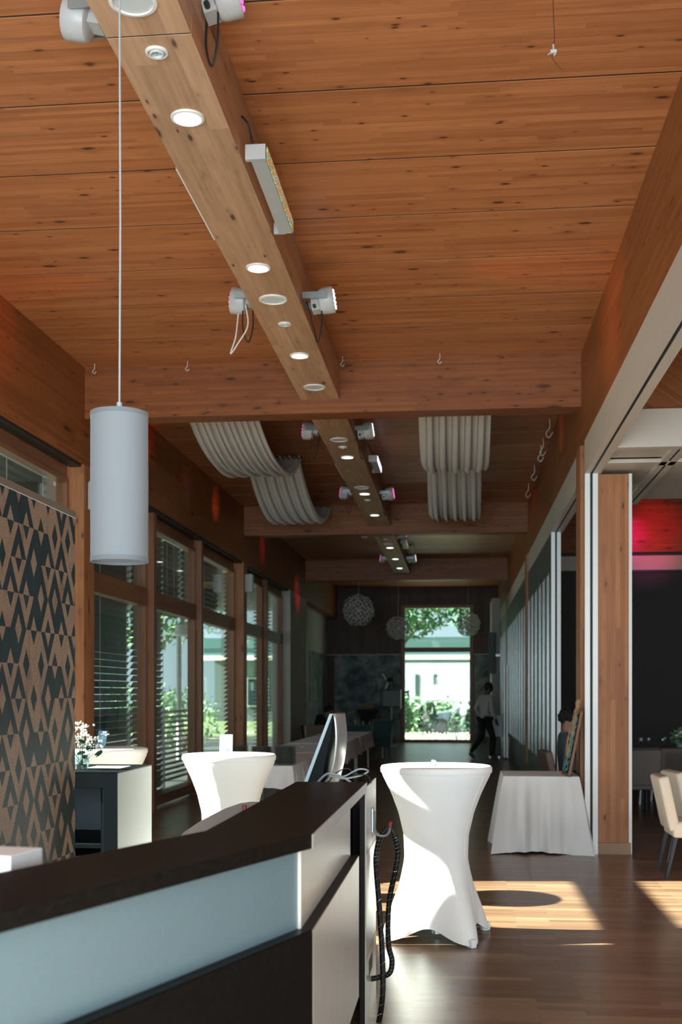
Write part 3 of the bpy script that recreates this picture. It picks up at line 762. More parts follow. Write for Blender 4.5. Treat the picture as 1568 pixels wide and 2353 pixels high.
# ------------------------------------------------------------------ pendant lamp
o = empty('pendant_lamp', (-1.405, 4.86, 2.13), 0, 'tall grey fabric cylinder pendant lamp on a long cord', 'lamp')
o.location = (-1.40, 4.66, 2.106)
prof = [(.1175, 0), (.1185, .31), (.1175, .615), (.1155, .615), (.1155, 0)]
MB().lathe(prof+[prof[0]], 64, cap=False).obj('lamp_shade', M['shade'], o, smooth=True)
MB().lathe([(.1178, -.001), (.1190, -.001), (.1190, .018), (.1178, .018), (.1178, -.001)], 64, cap=False).obj('hem', M['shadeband'], o, smooth=True)
MB().lathe([(.1178, .598), (.1190, .598), (.1190, .616), (.1178, .616), (.1178, .598)], 64, cap=False).obj('hem', M['shadeband'], o, smooth=True)
MB().lathe([(.001, .012), (.116, .012), (.116, .016), (.001, .016)], 48).obj('lower_diffuser', M['shadeband'], o)
MB().lathe([(.001, .600), (.116, .600), (.116, .604), (.001, .604)], 48).obj('top_disc', M['shade'], o)
MB().cyl((0, 0, .60), (0, 0, .66), .012).cyl((0, 0, .64), (.004, 0, 1.4), .0042, 8).cyl((.004, 0, 1.4), (0, 0, 2.474), .0042, 8).obj('cord', M['greycable'], o, smooth=True)

# wire hanging from the ceiling
o = empty('hanging_wire', (.42, 5.23, 4.44), 0, 'thin black wire with a small white clip hanging from the ceiling at upper right', 'wire')
MB().tube(spline([(-.004, 0, .53), (0, 0, .2), (.006, 0, .06), (.0, 0, .02)]), .0016, 6).obj('wire', M['black'], o)
MB().cyl((.002, 0, .0), (0, 0, .025), .004).obj('crimp', M['greycable'], o)
MB().rbox((-.012, -.008, -.015), (.016, .008, .0), .003).cyl((-.01, 0, -.01), (-.024, 0, -.02), .002).cyl((.012, 0, -.012), (.004, 0, -.026), .003).obj('clip', M['fixture'], o)
MB().tube(spline([(-.006, 0, -.015), (-.002, 0, -.04), (.02, 0, -.07), (.045, 0, -.10)]), .0012, 6).obj('wire_tail', M['black'], o)

# small hooks on the cross beam
for (x, lb) in ((-3.75, 'small white hook at the left end of the near cross beam'), (-2.77, 'small white hook above the cross beam, left of the ridge beam'),
                (-1.17, 'small white hook just right of the ridge beam'), (-.19, 'small white hook above the cross beam, right of the middle')):
    MB().tube(spline([(x, 11.6, 4.97), (x, 11.6, 4.92), (x-.02, 11.6, 4.89), (x, 11.6, 4.87), (x+.018, 11.6, 4.89)]), .004, 6).obj('ceiling_hook', M['whitecable'], smooth=True, label=lb, cat='hook', group='hooks at the cross beam')
for i, y in enumerate((14.5, 15.6, 16.0, 17.4, 18.9)):
    MB().tube(spline([(1.12, y, 4.97), (1.12, y, 4.86), (1.08, y+.05, 4.8), (1.12, y+.1, 4.76), (1.16, y, 4.8)]), .006, 6).obj('ceiling_hook', M['whitecable'], smooth=True,
        label='curly white hook under the ceiling by the right beam, %s from the camera' % ['nearest', 'second', 'third', 'fourth', 'last'][i], cat='hook', group='hooks by the right beam')

# plaque / wall speaker on post
o = empty('wall_speaker', (-3.89, 11.80, 3.50), 0, 'white wall speaker on the first left post beside the pendant', 'speaker')
MB().rbox((0, -.0, 0), (.09, .17, .29), .012).obj('cabinet', M['fixture'], o)
MB().box((.091, .015, .015), (.094, .155, .275)).obj('grille', M['speakergrille'], o)
MB().cyl((.0, .08, .29), (-.0, .08, .31), .012).obj('mount', M['steel'], o)
o = empty('wall_speaker', (-3.89, 20.86, 3.42), 0, 'small white wall speaker on the second left post', 'speaker')
MB().prism([(0, -.08), (.14, -.12), (.14, .04), (0, .06)], 0, .32).obj('cabinet', M['fixture'], o)
MB().box((.141, -.10, .02), (.144, .03, .30)).obj('grille', M['speakergrille'], o)

# ------------------------------------------------------------------ patterned partition
o = empty('patterned_partition', (-2.37, 0, 0), 0, 'free standing partition covered in dark and copper triangle wallpaper', 'partition')
PY1 = 6.95
MB().box((-.16, 2.2, 0), (0, PY1, 2.65)).obj('wallpapered_panel', M['pattern'], o)
MB().box((-.165, 2.2, 2.65), (.003, PY1+.002, 2.69)).obj('top_trim', M['trimmetal'], o, bevel=.002)
MB().box((.0, 2.2, 2.646), (.004, PY1+.002, 2.65)).obj('edge_bead', M['alu'], o)

# ------------------------------------------------------------------ cabinet with vase
o = empty('sideboard_cabinet', (-2.185, 7.24, 0), 0, 'black open cabinet with a light grey side next to the patterned partition', 'cabinet')
Wc, Dc, Hc = 1.4, .82, 1.05
MB().box((-Wc, 0, Hc-.10), (-.10, .02, Hc)).box((-.10, 0, 0), (-.004, .02, Hc)).obj('front_frame', M['cabdark'], o, bevel=.002)
MB().box((-Wc, 0, Hc-.004), (-.0, Dc, Hc+.004)).obj('worktop', M['cabdark'], o)
MB().box((-.004, 0.001, 0), (0, Dc, Hc-.004)).obj('side_panel', M['cabgrey'], o, label='light grey side panel')
MB().box((-Wc, Dc-.02, 0), (-.005, Dc, Hc-.01)).obj('back_panel', M['cabback'], o)
MB().box((-.12, .02, 0), (-.02, Dc-.02, Hc-.01)).obj('inner_wall', M['cabdark'], o)
MB().box((-Wc, .02, 0), (-Wc+.02, Dc-.02, Hc-.01)).obj('inner_wall', M['cabdark'], o)
MB().box((-Wc, .02, .56), (-.12, Dc-.02, .585)).obj('shelf', M['cabdark'], o)
o = empty('waste_bin', (-2.56, 7.36, 0.0), 0, 'black bin with a clear liner inside the black cabinet', 'bin')
MB().rbox((-.22, 0, .0), (.14, .45, .5), .01).obj('bin_body', M['black'], o)
MB().box((-.2, -.005, .36), (.06, 0, .43)).obj('liner', M['cardpale'], o)
MB().box((.1, -.006, .0), (.108, 0, .46)).obj('edge_profile', M['steel'], o)
MB().ico((.085, -.004, .2), .008, 1).obj('lock', M['silver'], o)

o = empty('glass_vase', (-2.52, 7.52, 1.054), 0, 'clear ribbed tumbler used as a vase on the black cabinet', 'vase')
pr = [(.001, .012), (.040, .012), (.042, 0), (.047, 0), (.055, .10), (.052, .10), (.044, .016), (.001, .016)]
MB().lathe([(.001, 0), (.042, 0), (.052, .10), (.048, .10), (.040, .014), (.001, .014)], 24, cap=False).obj('glass_body', M['tumbler'], o)
m = MB()
for q in range(18):
    a = q*PI/9; m.cyl((math.cos(a)*.043, math.sin(a)*.043, .004), (math.cos(a)*.049, math.sin(a)*.049, .06), .003, 5)
m.obj('cut_ribs', M['tumbler'], o)
o = empty('flower_bouquet', (-2.52, 7.52, 1.08), 0, 'small bouquet of white gypsophila with dark green leaves in the glass vase', 'flowers')
m = MB(); fl = MB(); lf = MB()
for q in range(46):
    a = random.uniform(0, 6.28); rr = random.uniform(.02, .15); h = random.uniform(.13, .29)-rr*.3
    tip = (math.cos(a)*rr, math.sin(a)*rr*.6, h)
    m.cyl((random.uniform(-.01, .01), 0, .0), tip, .001, 4)
    for _ in range(5):
        p = [tip[i]+random.gauss(0, .012) for i in range(3)]
        fl.ico(p, random.uniform(.006, .010), 1, jit=.25)
for q in range(9):
    a = q*.9; r0 = random.uniform(.03, .09); z0 = random.uniform(.05, .17)
    c = Vector((math.cos(a)*r0+.03, math.sin(a)*r0*.6, z0)); lf.at(c, (random.uniform(-1, 1), random.uniform(-1, 1), a)).ico((0, 0, 0), .034, 2, (1, .75, .12))
lf.at()
m.obj('stems', M['stem'], o); fl.obj('blossoms', M['petal'], o, smooth=True, kind='stuff'); lf.obj('leaves', M['leafdark'], o, smooth=True)
MB().box((-2.52, 7.62, 1.0545), (-2.28, 7.86, 1.056)).obj('paper_sheet', M['paper'], label='white sheet of paper lying on the black cabinet', cat='paper')

# ------------------------------------------------------------------ stretch covered cocktail tables
def smooth(a): return a*a*(3-2*a)
def cocktail(loc, rz, mat, label, group='white covered standing tables'):
    o = empty('standing_table', loc, rz, label, 'table', group)
    prof = [(0, .335), (.06, .305), (.16, .268), (.32, .225), (.50, .203), (.66, .212), (.80, .245), (.92, .290), (1.0, .328), (1.05, .352)]
    def rad(z):
        for (z0, r0), (z1, r1) in zip(prof, prof[1:]):
            if z <= z1: return r0+(r1-r0)*(z-z0)/(z1-z0)
        return prof[-1][1]
    n, k = 96, 40; vs = []; fs = []
    for j in range(k+1):
        for i in range(n):
            a = 2*PI*i/n
            leg = abs(math.cos(2*(a-PI/4)))  # 1 at the four feet
            foot = leg**5
            low = .012+.085*(1-leg**2.2)
            z = low+(1.062-low)*(j/k)
            t = max(0, 1-z/.62); t = t**1.8
            rr = rad(z); corner = .405; mid = .255
            rb = mid+(corner-mid)*leg**3.5
            r = rr*(1-t)+rb*t
            r += .006*math.cos(4*(a-PI/4))*(1-t)*.5
            vs.append((math.cos(a)*r, math.sin(a)*r, z))
    for j in range(k):
        for i in range(n):
            ii = (i+1) % n; fs.append((j*n+i, j*n+ii, (j+1)*n+ii, (j+1)*n+i))
    MB().add(vs, fs).obj('stretch_cover', mat, o, smooth=True, angle=180)
    MB().lathe([(.351, 1.052), (.357, 1.060), (.358, 1.085), (.352, 1.097), (.340, 1.100), (.001, 1.100)], 96, cap=False).lathe([(.30, 1.055), (.351, 1.052)], 96, cap=False).obj('table_top', mat, o, smooth=True, angle=60)
    for q in range(4):
        a = PI/4+q*PI/2; x, y = math.cos(a)*.39, math.sin(a)*.39
        MB().at((x, y, 0), (0, 0, a)).rbox((-.03, -.022, 0), (.028, .022, .055), .012).obj('foot_pocket', M['paper'] if mat is M['spandex'] else mat, o, smooth=True)
    MB().at((0, 0, 0), (0, 0, R(-20))).tube([(math.cos(0)*rad(z)*1.002+.0015, 0, z) for z in [.30+.74*q/24 for q in range(25)]], .0018, 5).obj('seam', mat, o)
    MB().cyl((0, 0, .02), (0, 0, 1.06), .03).obj('column', M['steel'], o)
    m = MB()
    for q in range(4):
        a = PI/4+q*PI/2; m.cyl((0, 0, .12), (math.cos(a)*.36, math.sin(a)*.36, .04), .015)
    m.obj('base_frame', M['steel'], o)
    return o
cocktail((-.145, 7.44, 0), R(-10), M['spandex'], 'tall white stretch covered standing table in the sun beside the counter')
cocktail((-1.745, 8.67, 0), R(20), M['spandex'], 'white stretch covered standing table behind the counter, with pale card on top')
cocktail((-2.99, 9.54, 0), R(35), M['spandex'], 'white stretch covered standing table behind the black cabinet')

def card_holder(loc, rz, mat, label, lean=8, small=False):
    o = empty('card_holder', loc, rz, label, 'card holder', 'table cards')
    MB().lathe([(.014, 0), (.016, .004), (.016, .034), (.012, .038), (.001, .038)], 20).obj('holder_base', M['steel'], o, smooth=True)
    if not small:
        m = MB().at((0, 0, .022), (R(-lean), 0, 0)).box((-.05, -.001, 0), (.05, .001, .13)); m.obj('card', mat, o)
        t = MB().at((0, 0, .022), (R(-lean), 0, 0))
        t.box((-.02, -.0018, .095), (.02, -.0012, .106)); t.box((-.016, -.0018, .080), (.018, -.0012, .083)); t.box((-.034, -.0018, .066), (.036, -.0012, .069)); t.box((-.012, -.0018, .030), (.012, -.0012, .056))
        t.obj('printing', M['paper'], o, label='pale printed lines')
    return o
card_holder((-1.76, 8.62, 1.10), R(4), M['cardpale'], 'pale blue card in a small stand on the middle standing table')
card_holder((-2.99, 9.42, 1.10), R(-25), M['cardblue'], 'blue card in a small dark stand on the left standing table', 14)
card_holder((-.16, 7.40, 1.10), 0, M['cardblue'], 'small round metal holder without a card on the near standing table', small=True)

# ------------------------------------------------------------------ reception counter
def bend(o): return (-.4245-o, 3.338+.17*o)
DB = Vector((-.33, -.944)); NB = Vector((-.944, .33))
def alongB(o, s):
    b = Vector(bend(o)); p = b+DB*s; return (p.x, p.y)
cn = empty('reception_counter', (0, 0, 0), 0, 'long dark topped reception counter with pale side panels in the foreground', 'counter')
LB = 3.6
def strip(o0, o1, yend, z0, z1, s1=LB): return MB().prism([(-.4245-o0, yend), bend(o0), alongB(o0, s1), alongB(o1, s1), bend(o1), (-.4245-o1, yend)], z0, z1)
strip(.002, .33, 5.33, 1.108, 1.15).obj('countertop', M['counter_top'], cn, bevel=.0015)
MB().prism([(-.4265, 5.33), (-.4265, 3.34), (-.4235, 3.338), (-.4235, 5.33)], 1.1078, 1.1497).obj('countertop_edge', M['counter_edge'], cn, label='pale edge strip')
MB().prism([bend(.045), alongB(.045, LB), alongB(.065, LB), bend(.065)], .87, 1.108).obj('front_panel', M['counter_blue'], cn, label='frosted blue grey panel')
MB().prism([(-.4595, 4.88), bend(.035), bend(.055), (-.4795, 4.88)], .87, 1.108).obj('upper_side_panel', M['counter_side'], cn, label='champagne side panel')
strip(.0035, .33, 4.9, .86, .872).obj('ledge', M['counter_dark'], cn)
MB().prism([(-.424, 4.9), (-.424, 3.345), (-.432, 3.345), (-.432, 4.9)], .27, .868).obj('lower_side_panel', M['counter_side'], cn, label='champagne side panel')
MB().prism([bend(.0), alongB(.0, LB), alongB(.02, LB), bend(.02)], .12, .869).obj('lower_front_panel', M['counter_dark'], cn)
strip(.06, .33, 4.88, 0, .27).obj('plinth', M['black'], cn)
MB().box((-.76, 4.885, 0), (-.465, 4.95, 1.108)).box((-.76, 4.95, 0), (-.50, 5.33, 1.0)).obj('inner_body', M['cabdark'], cn)
MB().box((-.436, 5.36, 0), (-.430, 6.0, 1.123)).obj('end_panel', M['counter_side'], cn, label='tall champagne end panel')
MB().box((-.46, 5.361, 0), (-.4362, 6.0, 1.122)).box((-.57, 5.97, 0), (-.46, 6.0, 1.0)).box((-.57, 5.36, 0), (-.55, 5.97, 1.0)).obj('end_panel_core', M['counter_dark'], cn)
MB().box((-.4302, 5.36, .810), (-.4294, 6.0, .813)).obj('panel_joint', M['black'], cn)
MB().box((-.4302, 5.36, .325), (-.4294, 6.0, .328)).obj('panel_joint', M['black'], cn)
MB().box((-.4305, 5.52, .20), (-.4292, 5.74, .275)).obj('cable_opening', M['black'], cn)
dk = [(-.78, 3.6), (-1.0, 3.9), (-1.2, 4.6), (-1.305, 5.395), (-1.333, 5.864), (-1.337, 6.187), (-1.338, 6.548), (-1.31, 6.86), (-1.265, 6.96), (-1.20, 6.94), (-.78, 6.25), (-.78, 5.45), (-.765, 5.3)]
MB().prism(dk, .865, .90).obj('work_desk', M['desk'], cn, label='curved pale grey desk surface')
MB().box((-1.1, 6.4, 0), (-1.04, 6.46, .865)).box((-1.1, 5.4, 0), (-1.04, 5.46, .865)).obj('desk_leg', M['steel'], cn)

# hook with cable bundle
o = empty('wall_hook', (-.429, 5.70, .875), 0, 'grey steel double hook with red tips on the end of the counter', 'hook')
MB().rbox((0, -.03, -.0), (.008, .03, .12), .003).obj('back_plate', M['steel'], o)
for dy in (-.022, .022):
    hk = MB().tube(spline([(.01, dy, .10), (.012, dy, .03), (.022, dy, -.005), (.045, dy, -.016), (.075, dy, -.012), (.088, dy, .008), (.09, dy, .03)]), .006, 8).obj('prong', M['steel'], o, smooth=True)
    MB().cyl((.09, dy, .022), (.092, dy, .048), .0085).obj('rubber_tip', M['red'], hk, label='red tip')
o = empty('wall_hook', (-.93, 5.0, 1.02), R(200), 'second hook with a red tip rising behind the countertop', 'hook')
MB().tube(spline([(-.03, 0, -.12), (0, 0, -.06), (.01, 0, -.02), (.008, 0, .03)]), .007, 8).obj('prong', M['steel'], o, smooth=True)
MB().cyl((.008, 0, .025), (.007, 0, .05), .0095).obj('rubber_tip', M['red'], o, label='red tip')
o = empty('cable_bundle', (-.379, 5.70, .783), 0, 'thick black spiral wrapped cable bundle hanging from the hook', 'cable')
pts = spline([(-.075, -.42, -.845), (-.01, -.26, -.81), (.012, -.14, -.68), (.008, -.10, -.50), (-.008, -.06, -.28), (-.026, -.02, -.10), (-.028, 0, -.02), (-.012, .0, .055), (.012, .0, .098), (.034, .0, .112), (.054, .005, .098), (.066, .01, .055), (.078, .02, -.01), (.066, .02, -.10), (.038, .03, -.23), (.028, .03, -.36), (.032, .03, -.48), (.048, .03, -.55), (.036, .02, -.61), (-.02, .0, -.628), (-.06, -.03, -.63)], 8)
MB().tube(pts, .0135, 12).obj('bundle', M['hose'], o, smooth=True)
m = MB()
n = len(pts)
hel = []
for i in range(n*3-3):
    f_ = i/3; a = int(f_); fr = f_-a; p = pts[a].lerp(pts[min(a+1, n-1)], fr)
    tan = (pts[min(a+1, n-1)]-pts[a]).normalized() if a+1 < n else tan
    e1 = tan.cross(Vector((0, 1, .1))).normalized(); e2 = tan.cross(e1)
    ang = i*.95
    hel.append(p+(e1*math.cos(ang)+e2*math.sin(ang))*.0138)
m.tube(hel, .0012, 4).obj('spiral_edge', M['steel'], o, label='pale spiral edge')

# monitor
o = empty('computer_monitor', (-.80, 5.87, .90), 0, 'silver backed computer monitor seen from the side on the desk behind the counter', 'monitor')
def P(dx, z): return (dx+.80, z-.90)
front = [P(-.862, .93), P(-.787, 1.119), P(-.660, 1.457)]
side = [P(-.842, .93), P(-.768, 1.119), P(-.643, 1.457), P(-.638, 1.457), P(-.655, 1.35), P(-.685, 1.20), P(-.703, 1.10), P(-.74, .96)]
MB().prismY([front[0], front[1], front[2], P(-.643, 1.457), P(-.768, 1.119), P(-.842, .93)], 0, .42).obj('screen_bezel', M['cardpale'], o, label='pale blue grey edge', bevel=.001)
MB().prismY(side, .004, .41).obj('monitor_body', M['cabdark'], o)
back = [P(-.638, 1.457), P(-.590, 1.457), P(-.600, 1.35), P(-.620, 1.22), P(-.652, 1.10), P(-.70, .97), P(-.74, .94), P(-.703, 1.10), P(-.685, 1.20), P(-.655, 1.35)]
def backfn(u, v):
    # curved silver shell, v along the depth
    z = .94+(1.457-.94)*u
    base = -.742+.30*((z-.94)/.517)-.196*((z-.94)/.517)**2
    bulge = .035*math.sin(PI*v)**.8
    return (base+bulge+.80, .002+.41*v, z-.90)
MB().grid(backfn, 24, 16).obj('back_shell', M['silver'], o, smooth=True, angle=180, solid=.004, label='silver curved back')
cap = [(-.643+.8, .0)]
n = 16; tp = [( -.638+.8, .002)]+[(-.638+.035*math.sin(PI*q/n)**.8+.8, .002+.41*q/n) for q in range(n+1)]
MB().prism(tp+[(-.66+.8, .412), (-.66+.8, .002)], .552, .558).obj('top_cap', M['brownleather'], o, label='brown top cap')
MB().rbox((.0, .1, .0), (.2, .32, .012), .004).cyl((.05, .2, .01), (.10, .2, .12), .02).obj('stand', M['silver'], o)

def cable(name, pts, r, mat, label):
    return MB().tube(spline(pts), r, 8).obj(name, mat, smooth=True, label=label, cat='cable', group='loose cables by the monitor')
cable('loose_cable', [(-.68, 5.75, 1.10), (-.62, 5.6, 1.155), (-.55, 5.55, 1.150), (-.47, 5.56, 1.165), (-.44, 5.6, 1.185), (-.49, 5.62, 1.19), (-.55, 5.58, 1.16), (-.60, 5.6, 1.155)], .0045, M['greycable'], 'pale grey cable looped behind the monitor')
cable('loose_cable', [(-.70, 5.72, 1.12), (-.64, 5.62, 1.168), (-.57, 5.57, 1.158), (-.52, 5.53, 1.135)], .0055, M['greycable'], 'thicker grey cable running down beside the looped cable')
cable('loose_cable', [(-.66, 5.7, 1.10), (-.60, 5.6, 1.17), (-.54, 5.6, 1.195), (-.51, 5.6, 1.16), (-.50, 5.56, 1.12)], .003, M['black'], 'thin black cable arching behind the monitor')
cable('loose_cable', [(-.58, 5.55, 1.13), (-.50, 5.55, 1.165), (-.44, 5.55, 1.165), (-.42, 5.53, 1.13)], .003, M['black'], 'thin black cable arching near the end panel')
# packet on the desk at left
o = empty('tissue_box', (-1.16, 2.72, 0), R(-8), 'white and blue striped cardboard box at the left edge behind the counter', 'box')
MB().box((-.3, 0, .99), (.075, .16, 1.165)).obj('carton', M['paper'], o, bevel=.004)
m = MB()
for q in range(6): m.box((-.015+q*.010, -.0012, 1.06), (-.010+q*.010, 0, 1.158))
m.obj('printed_stripes', M['cardblue'], o, label='dark blue stripes')
MB().prism([(-1.62, 2.60), (-1.12, 2.66), (-1.0, 3.0), (-1.5, 3.05)], 0, .988).obj('side_unit', M['cabdark'], cn)

# ------------------------------------------------------------------ small table with white cloth
def draped_table(cx, cy, wx, wy, top, drop, mat, tl, cl, seed=1, flare=.05, group=None, cgroup=None, nw=7, legs=True):
    t = empty('folding_table', (cx, cy, 0), 0, tl, 'table', group)
    MB().box((-wx/2, -wy/2, top-.03), (wx/2, wy/2, top)).obj('tabletop', M['plinth'], t)
    for sx in (-1, 1):
        for sy in (-1, 1):
            MB().cyl((sx*(wx/2-.06), sy*(wy/2-.06), 0), (sx*(wx/2-.06), sy*(wy/2-.06), top-.03), .016).obj('leg', M['alu'], t, smooth=True)
    rnd = random.Random(seed); ph = [rnd.uniform(0, 6.28) for _ in range(8)]
    # perimeter of the top, then hang rows outwards
    per = []; n = 60
    hx, hy = wx/2+.004, wy/2+.004
    def side_pts():
        out = []
        L = 2*(wx+wy)
        N = max(120, int(L*60))
        for i in range(N):
            d = L*i/N
            if d < wx: p = (-hx+d*2*hx/wx, -hy); nn = (0, -1)
            elif d < wx+wy: p = (hx, -hy+(d-wx)*2*hy/wy); nn = (1, 0)
            elif d < 2*wx+wy: p = (hx-(d-wx-wy)*2*hx/wx, hy); nn = (0, 1)
            else: p = (-hx, hy-(d-2*wx-wy)*2*hy/wy); nn = (-1, 0)
            cd = min(math.hypot(abs(p[0])-hx, abs(p[1])-hy), .3)
            out.append((p, nn, d, cd))
        return out, L
    pts, L = side_pts(); N = len(pts); K = 14
    vs = []; fs = []
    for k in range(K+1):
        f_ = k/K
        for i, (p, nn, d, cd) in enumerate(pts):
            c = max(0, 1-cd/.22)
            dirx = nn[0]; diry = nn[1]
            cx_ = math.copysign(1, p[0])*.7; cy_ = math.copysign(1, p[1])*.7
            ox = dirx*(1-c)+cx_*c; oy = diry*(1-c)+cy_*c
            wv = (.5+.5*math.sin(d*nw*2*PI/L*3+ph[0]+1.3*math.sin(d*3+ph[1])))**1.8
            wv2 = .5+.5*math.sin(d*nw*2*PI/L*7+ph[2])
            amp = flare*(wv*.8+wv2*.35)+c*.085*(drop/.7)
            off = amp*f_**.9+.002
            z = top+.004-drop*f_-c*.02*f_
            vs.append((p[0]+ox*off, p[1]+oy*off, z+.01*math.sin(d*5+ph[3])*f_))
    for k in range(K):
        for i in range(N):
            ii = (i+1) % N; fs.append((k*N+i, k*N+ii, (k+1)*N+ii, (k+1)*N+i))
    fs.append(tuple(range(N)))
    c = MB().add(vs, fs).obj('tablecloth', mat, smooth=True, angle=50, label=cl, cat='tablecloth', group=cgroup)
    c.location = (cx, cy, 0)
    return t, c
draped_table(.80, 11.78, .72, .80, .75, .735, M['linen'], 'small square table hidden under a white cloth near the wooden post', 'white cloth hanging to the floor over the small square table', seed=4, flare=.10, nw=4)

# flower board in wooden frame leaning on the small table
o = empty('framed_flower_board', (1.06, 11.30, .757), 0, 'tall wooden frame with teal leaves and dried pampas standing on the small white table', 'picture frame')
o.rotation_euler = (R(11), 0, R(93.5))
Wf, Hf = .42, .66
fm = MB(); fm.box((0, -.012, 0), (.025, .012, Hf)).box((Wf-.025, -.012, 0), (Wf, .012, Hf)).box((0, -.012, 0), (Wf, .012, .025)).box((0, -.012, Hf-.025), (Wf, .012, Hf))
fm.obj('frame', M['framewood'], o, bevel=.002)
MB().box((.02, -.004, .02), (Wf-.02, .006, Hf-.02)).obj('board', M['slit'], o)
m = MB()
for _ in range(110):
    x0 = random.uniform(.05, Wf-.06); z0 = random.uniform(.05, Hf-.08); a = random.uniform(-.6, .6)
    m.at((x0, .02, z0), (random.uniform(-.3, .3), a, 0)).ico((0, 0, 0), .03, 1, (.28, .15, 1))
m.at().obj('teal_leaves', M['tealleaf'], o)
m = MB()
for _ in range(14):
    x0 = random.uniform(.05, Wf-.08); z0 = random.uniform(.05, Hf-.2); m.cyl((x0, .03, z0), (x0+random.uniform(-.02, .05), .03, z0+.12), .004, 5)
m.obj('dried_twigs', M['pampas'], o)
m = MB()
for _ in range(170):
    f_ = random.random(); x0 = .09+.05*math.sin(f_*2)+random.gauss(0, .010); z0 = .40+f_*.34
    m.at((x0, .03+random.gauss(0, .008), z0), (random.uniform(-1, 1), random.uniform(-1, 1), 0)).ico((0, 0, 0), .012, 1, (.5, .5, 1.6))
m.at().obj('pampas_plume', M['pampas'], o, label='dried brown plume')

# ------------------------------------------------------------------ buffet row
ys = [(12.75, 15.5), (15.74, 18.4), (18.64, 21.3), (21.54, 24.4)]
nm = ['nearest', 'second', 'third', 'farthest']
for i, (a, b) in enumerate(ys):
    draped_table(-2.31, (a+b)/2, .92, b-a, .75, .25 if i == 0 else .30, M['linen'] if i == 0 else M['buffetcloth'],
        'long buffet table with metal legs, %s in the row by the windows' % nm[i], ['white cloth with plate stacks over the nearest buffet table', 'cloth painted with a warm pink light tint over the second buffet table',
        'cloth painted with a warm pink light tint over the third buffet table', 'cloth painted with a warm pink light tint over the farthest buffet table'][i], seed=20+i, flare=.05, group='buffet tables by the windows', cgroup='cloths on the buffet tables', nw=9)
# plates
pl0 = None
def plate_stack(x, y, n, where):
    global pl0
    for q in range(n):
        if pl0 is None:
            pl0 = MB().lathe([(.001, 0), (.07, 0), (.078, .004), (.122, .014), (.128, .018), (.124, .0185), (.076, .009), (.001, .006)], 40, cap=False).obj('dinner_plate', M['plate'], smooth=True, cat='plate', group='stacked plates on the buffet')
            p = pl0
        else:
            p = pl0.copy(); C.objects.link(p)
        p.location = (x+random.uniform(-.002, .002), y+random.uniform(-.002, .002), .757+q*.0145)
        p['label'] = 'grey green plate in the %s stack, %s' % (where, 'topmost' if q == n-1 else 'bottom one' if q == 0 else 'level %s up from the table' % ['one', 'two', 'three', 'four', 'five', 'six', 'seven', 'eight', 'nine', 'ten', 'eleven', 'twelve', 'thirteen'][q])
plate_stack(-1.958, 12.93, 14, 'right hand')
plate_stack(-2.27, 13.15, 13, 'middle')
plate_stack(-2.58, 13.35, 13, 'left hand')
for i, (x, y) in enumerate(((-2.35, 17.2), (-2.2, 18.9), (-2.5, 16.4))):
    MB().lathe([(.001, 0), (.03, 0), (.04, .012), (.036, .012), (.001, .004)], 16, cap=False).obj('tea_light_dish', M['paper'], smooth=True, label=['little white dish midway along the buffet', 'little white dish farther along the buffet', 'little white dish nearest the plates on the buffet'][i], cat='dish').location = (x, y, .756)
o = empty('drinks_crate', (-2.1, 14.2, 0), 0, 'dark crate with red topped bottles under the nearest buffet table', 'crate')
MB().rbox((-.2, -.15, 0), (.2, .15, .24), .01).obj('crate_body', M['black'], o)
for q in range(3): MB().lathe([(.03, .2), (.03, .36), (.014, .40), (.014, .43), (.001, .43)], 14, (-.12+.12*q, -.05, 0)).obj('bottle', M['red'], o, smooth=True)

# ------------------------------------------------------------------ chairs
def chair(loc, rz, mat, legm, label, group=None, back_h=.87, arm=False):
    o = empty('upholstered_chair', loc, rz, label, 'chair', group)
    # faces +y ; back at -y
    MB().rbox((-.24, -.22, .34), (.24, .26, .48), .035, 4).obj('seat', mat, o, smooth=True)
    MB().at((0, -.20, .40), (R(12), 0, 0)).rbox((-.235, -.045, 0), (.235, .045, back_h-.40), .03, 4).obj('backrest', mat, o, smooth=True)
    for sx in (-1, 1):
        for sy in (-1, 1):
            y0 = .21 if sy > 0 else -.19; y1 = .22 if sy > 0 else -.27
            MB().cyl((sx*.2, y0, .36), (sx*.21, y1, 0), .024, 8, .016).obj('leg', legm, o, smooth=True)
    return o
chair((2.02, 10.2, 0), R(-90), M['leather'], M['navyleg'], 'cream leather chair cut off by the right edge of the photo, nearer one')
chair((2.22, 10.75, 0), R(-82), M['leather'], M['navyleg'], 'cream leather chair behind the nearer cream chair at the right edge')
chair((2.26, 15.1, 0), R(8), M['taupe'], M['navyleg'], 'taupe chair at the round dining table, beside the wooden post', 'taupe chairs in the dining room')
chair((2.70, 15.52, 0), R(20), M['taupe'], M['navyleg'], 'taupe chair at the dining table, half hidden behind the taupe chair by the post', 'taupe chairs in the dining room')
chair((3.15, 15.0, 0), R(0), M['taupe'], M['navyleg'], 'taupe chair at the dining table near the right edge', 'taupe chairs in the dining room')
chair((1.34, 14.5, 0), R(-80), M['brownleather'], M['navyleg'], 'brown chair with a seated person in the side room')

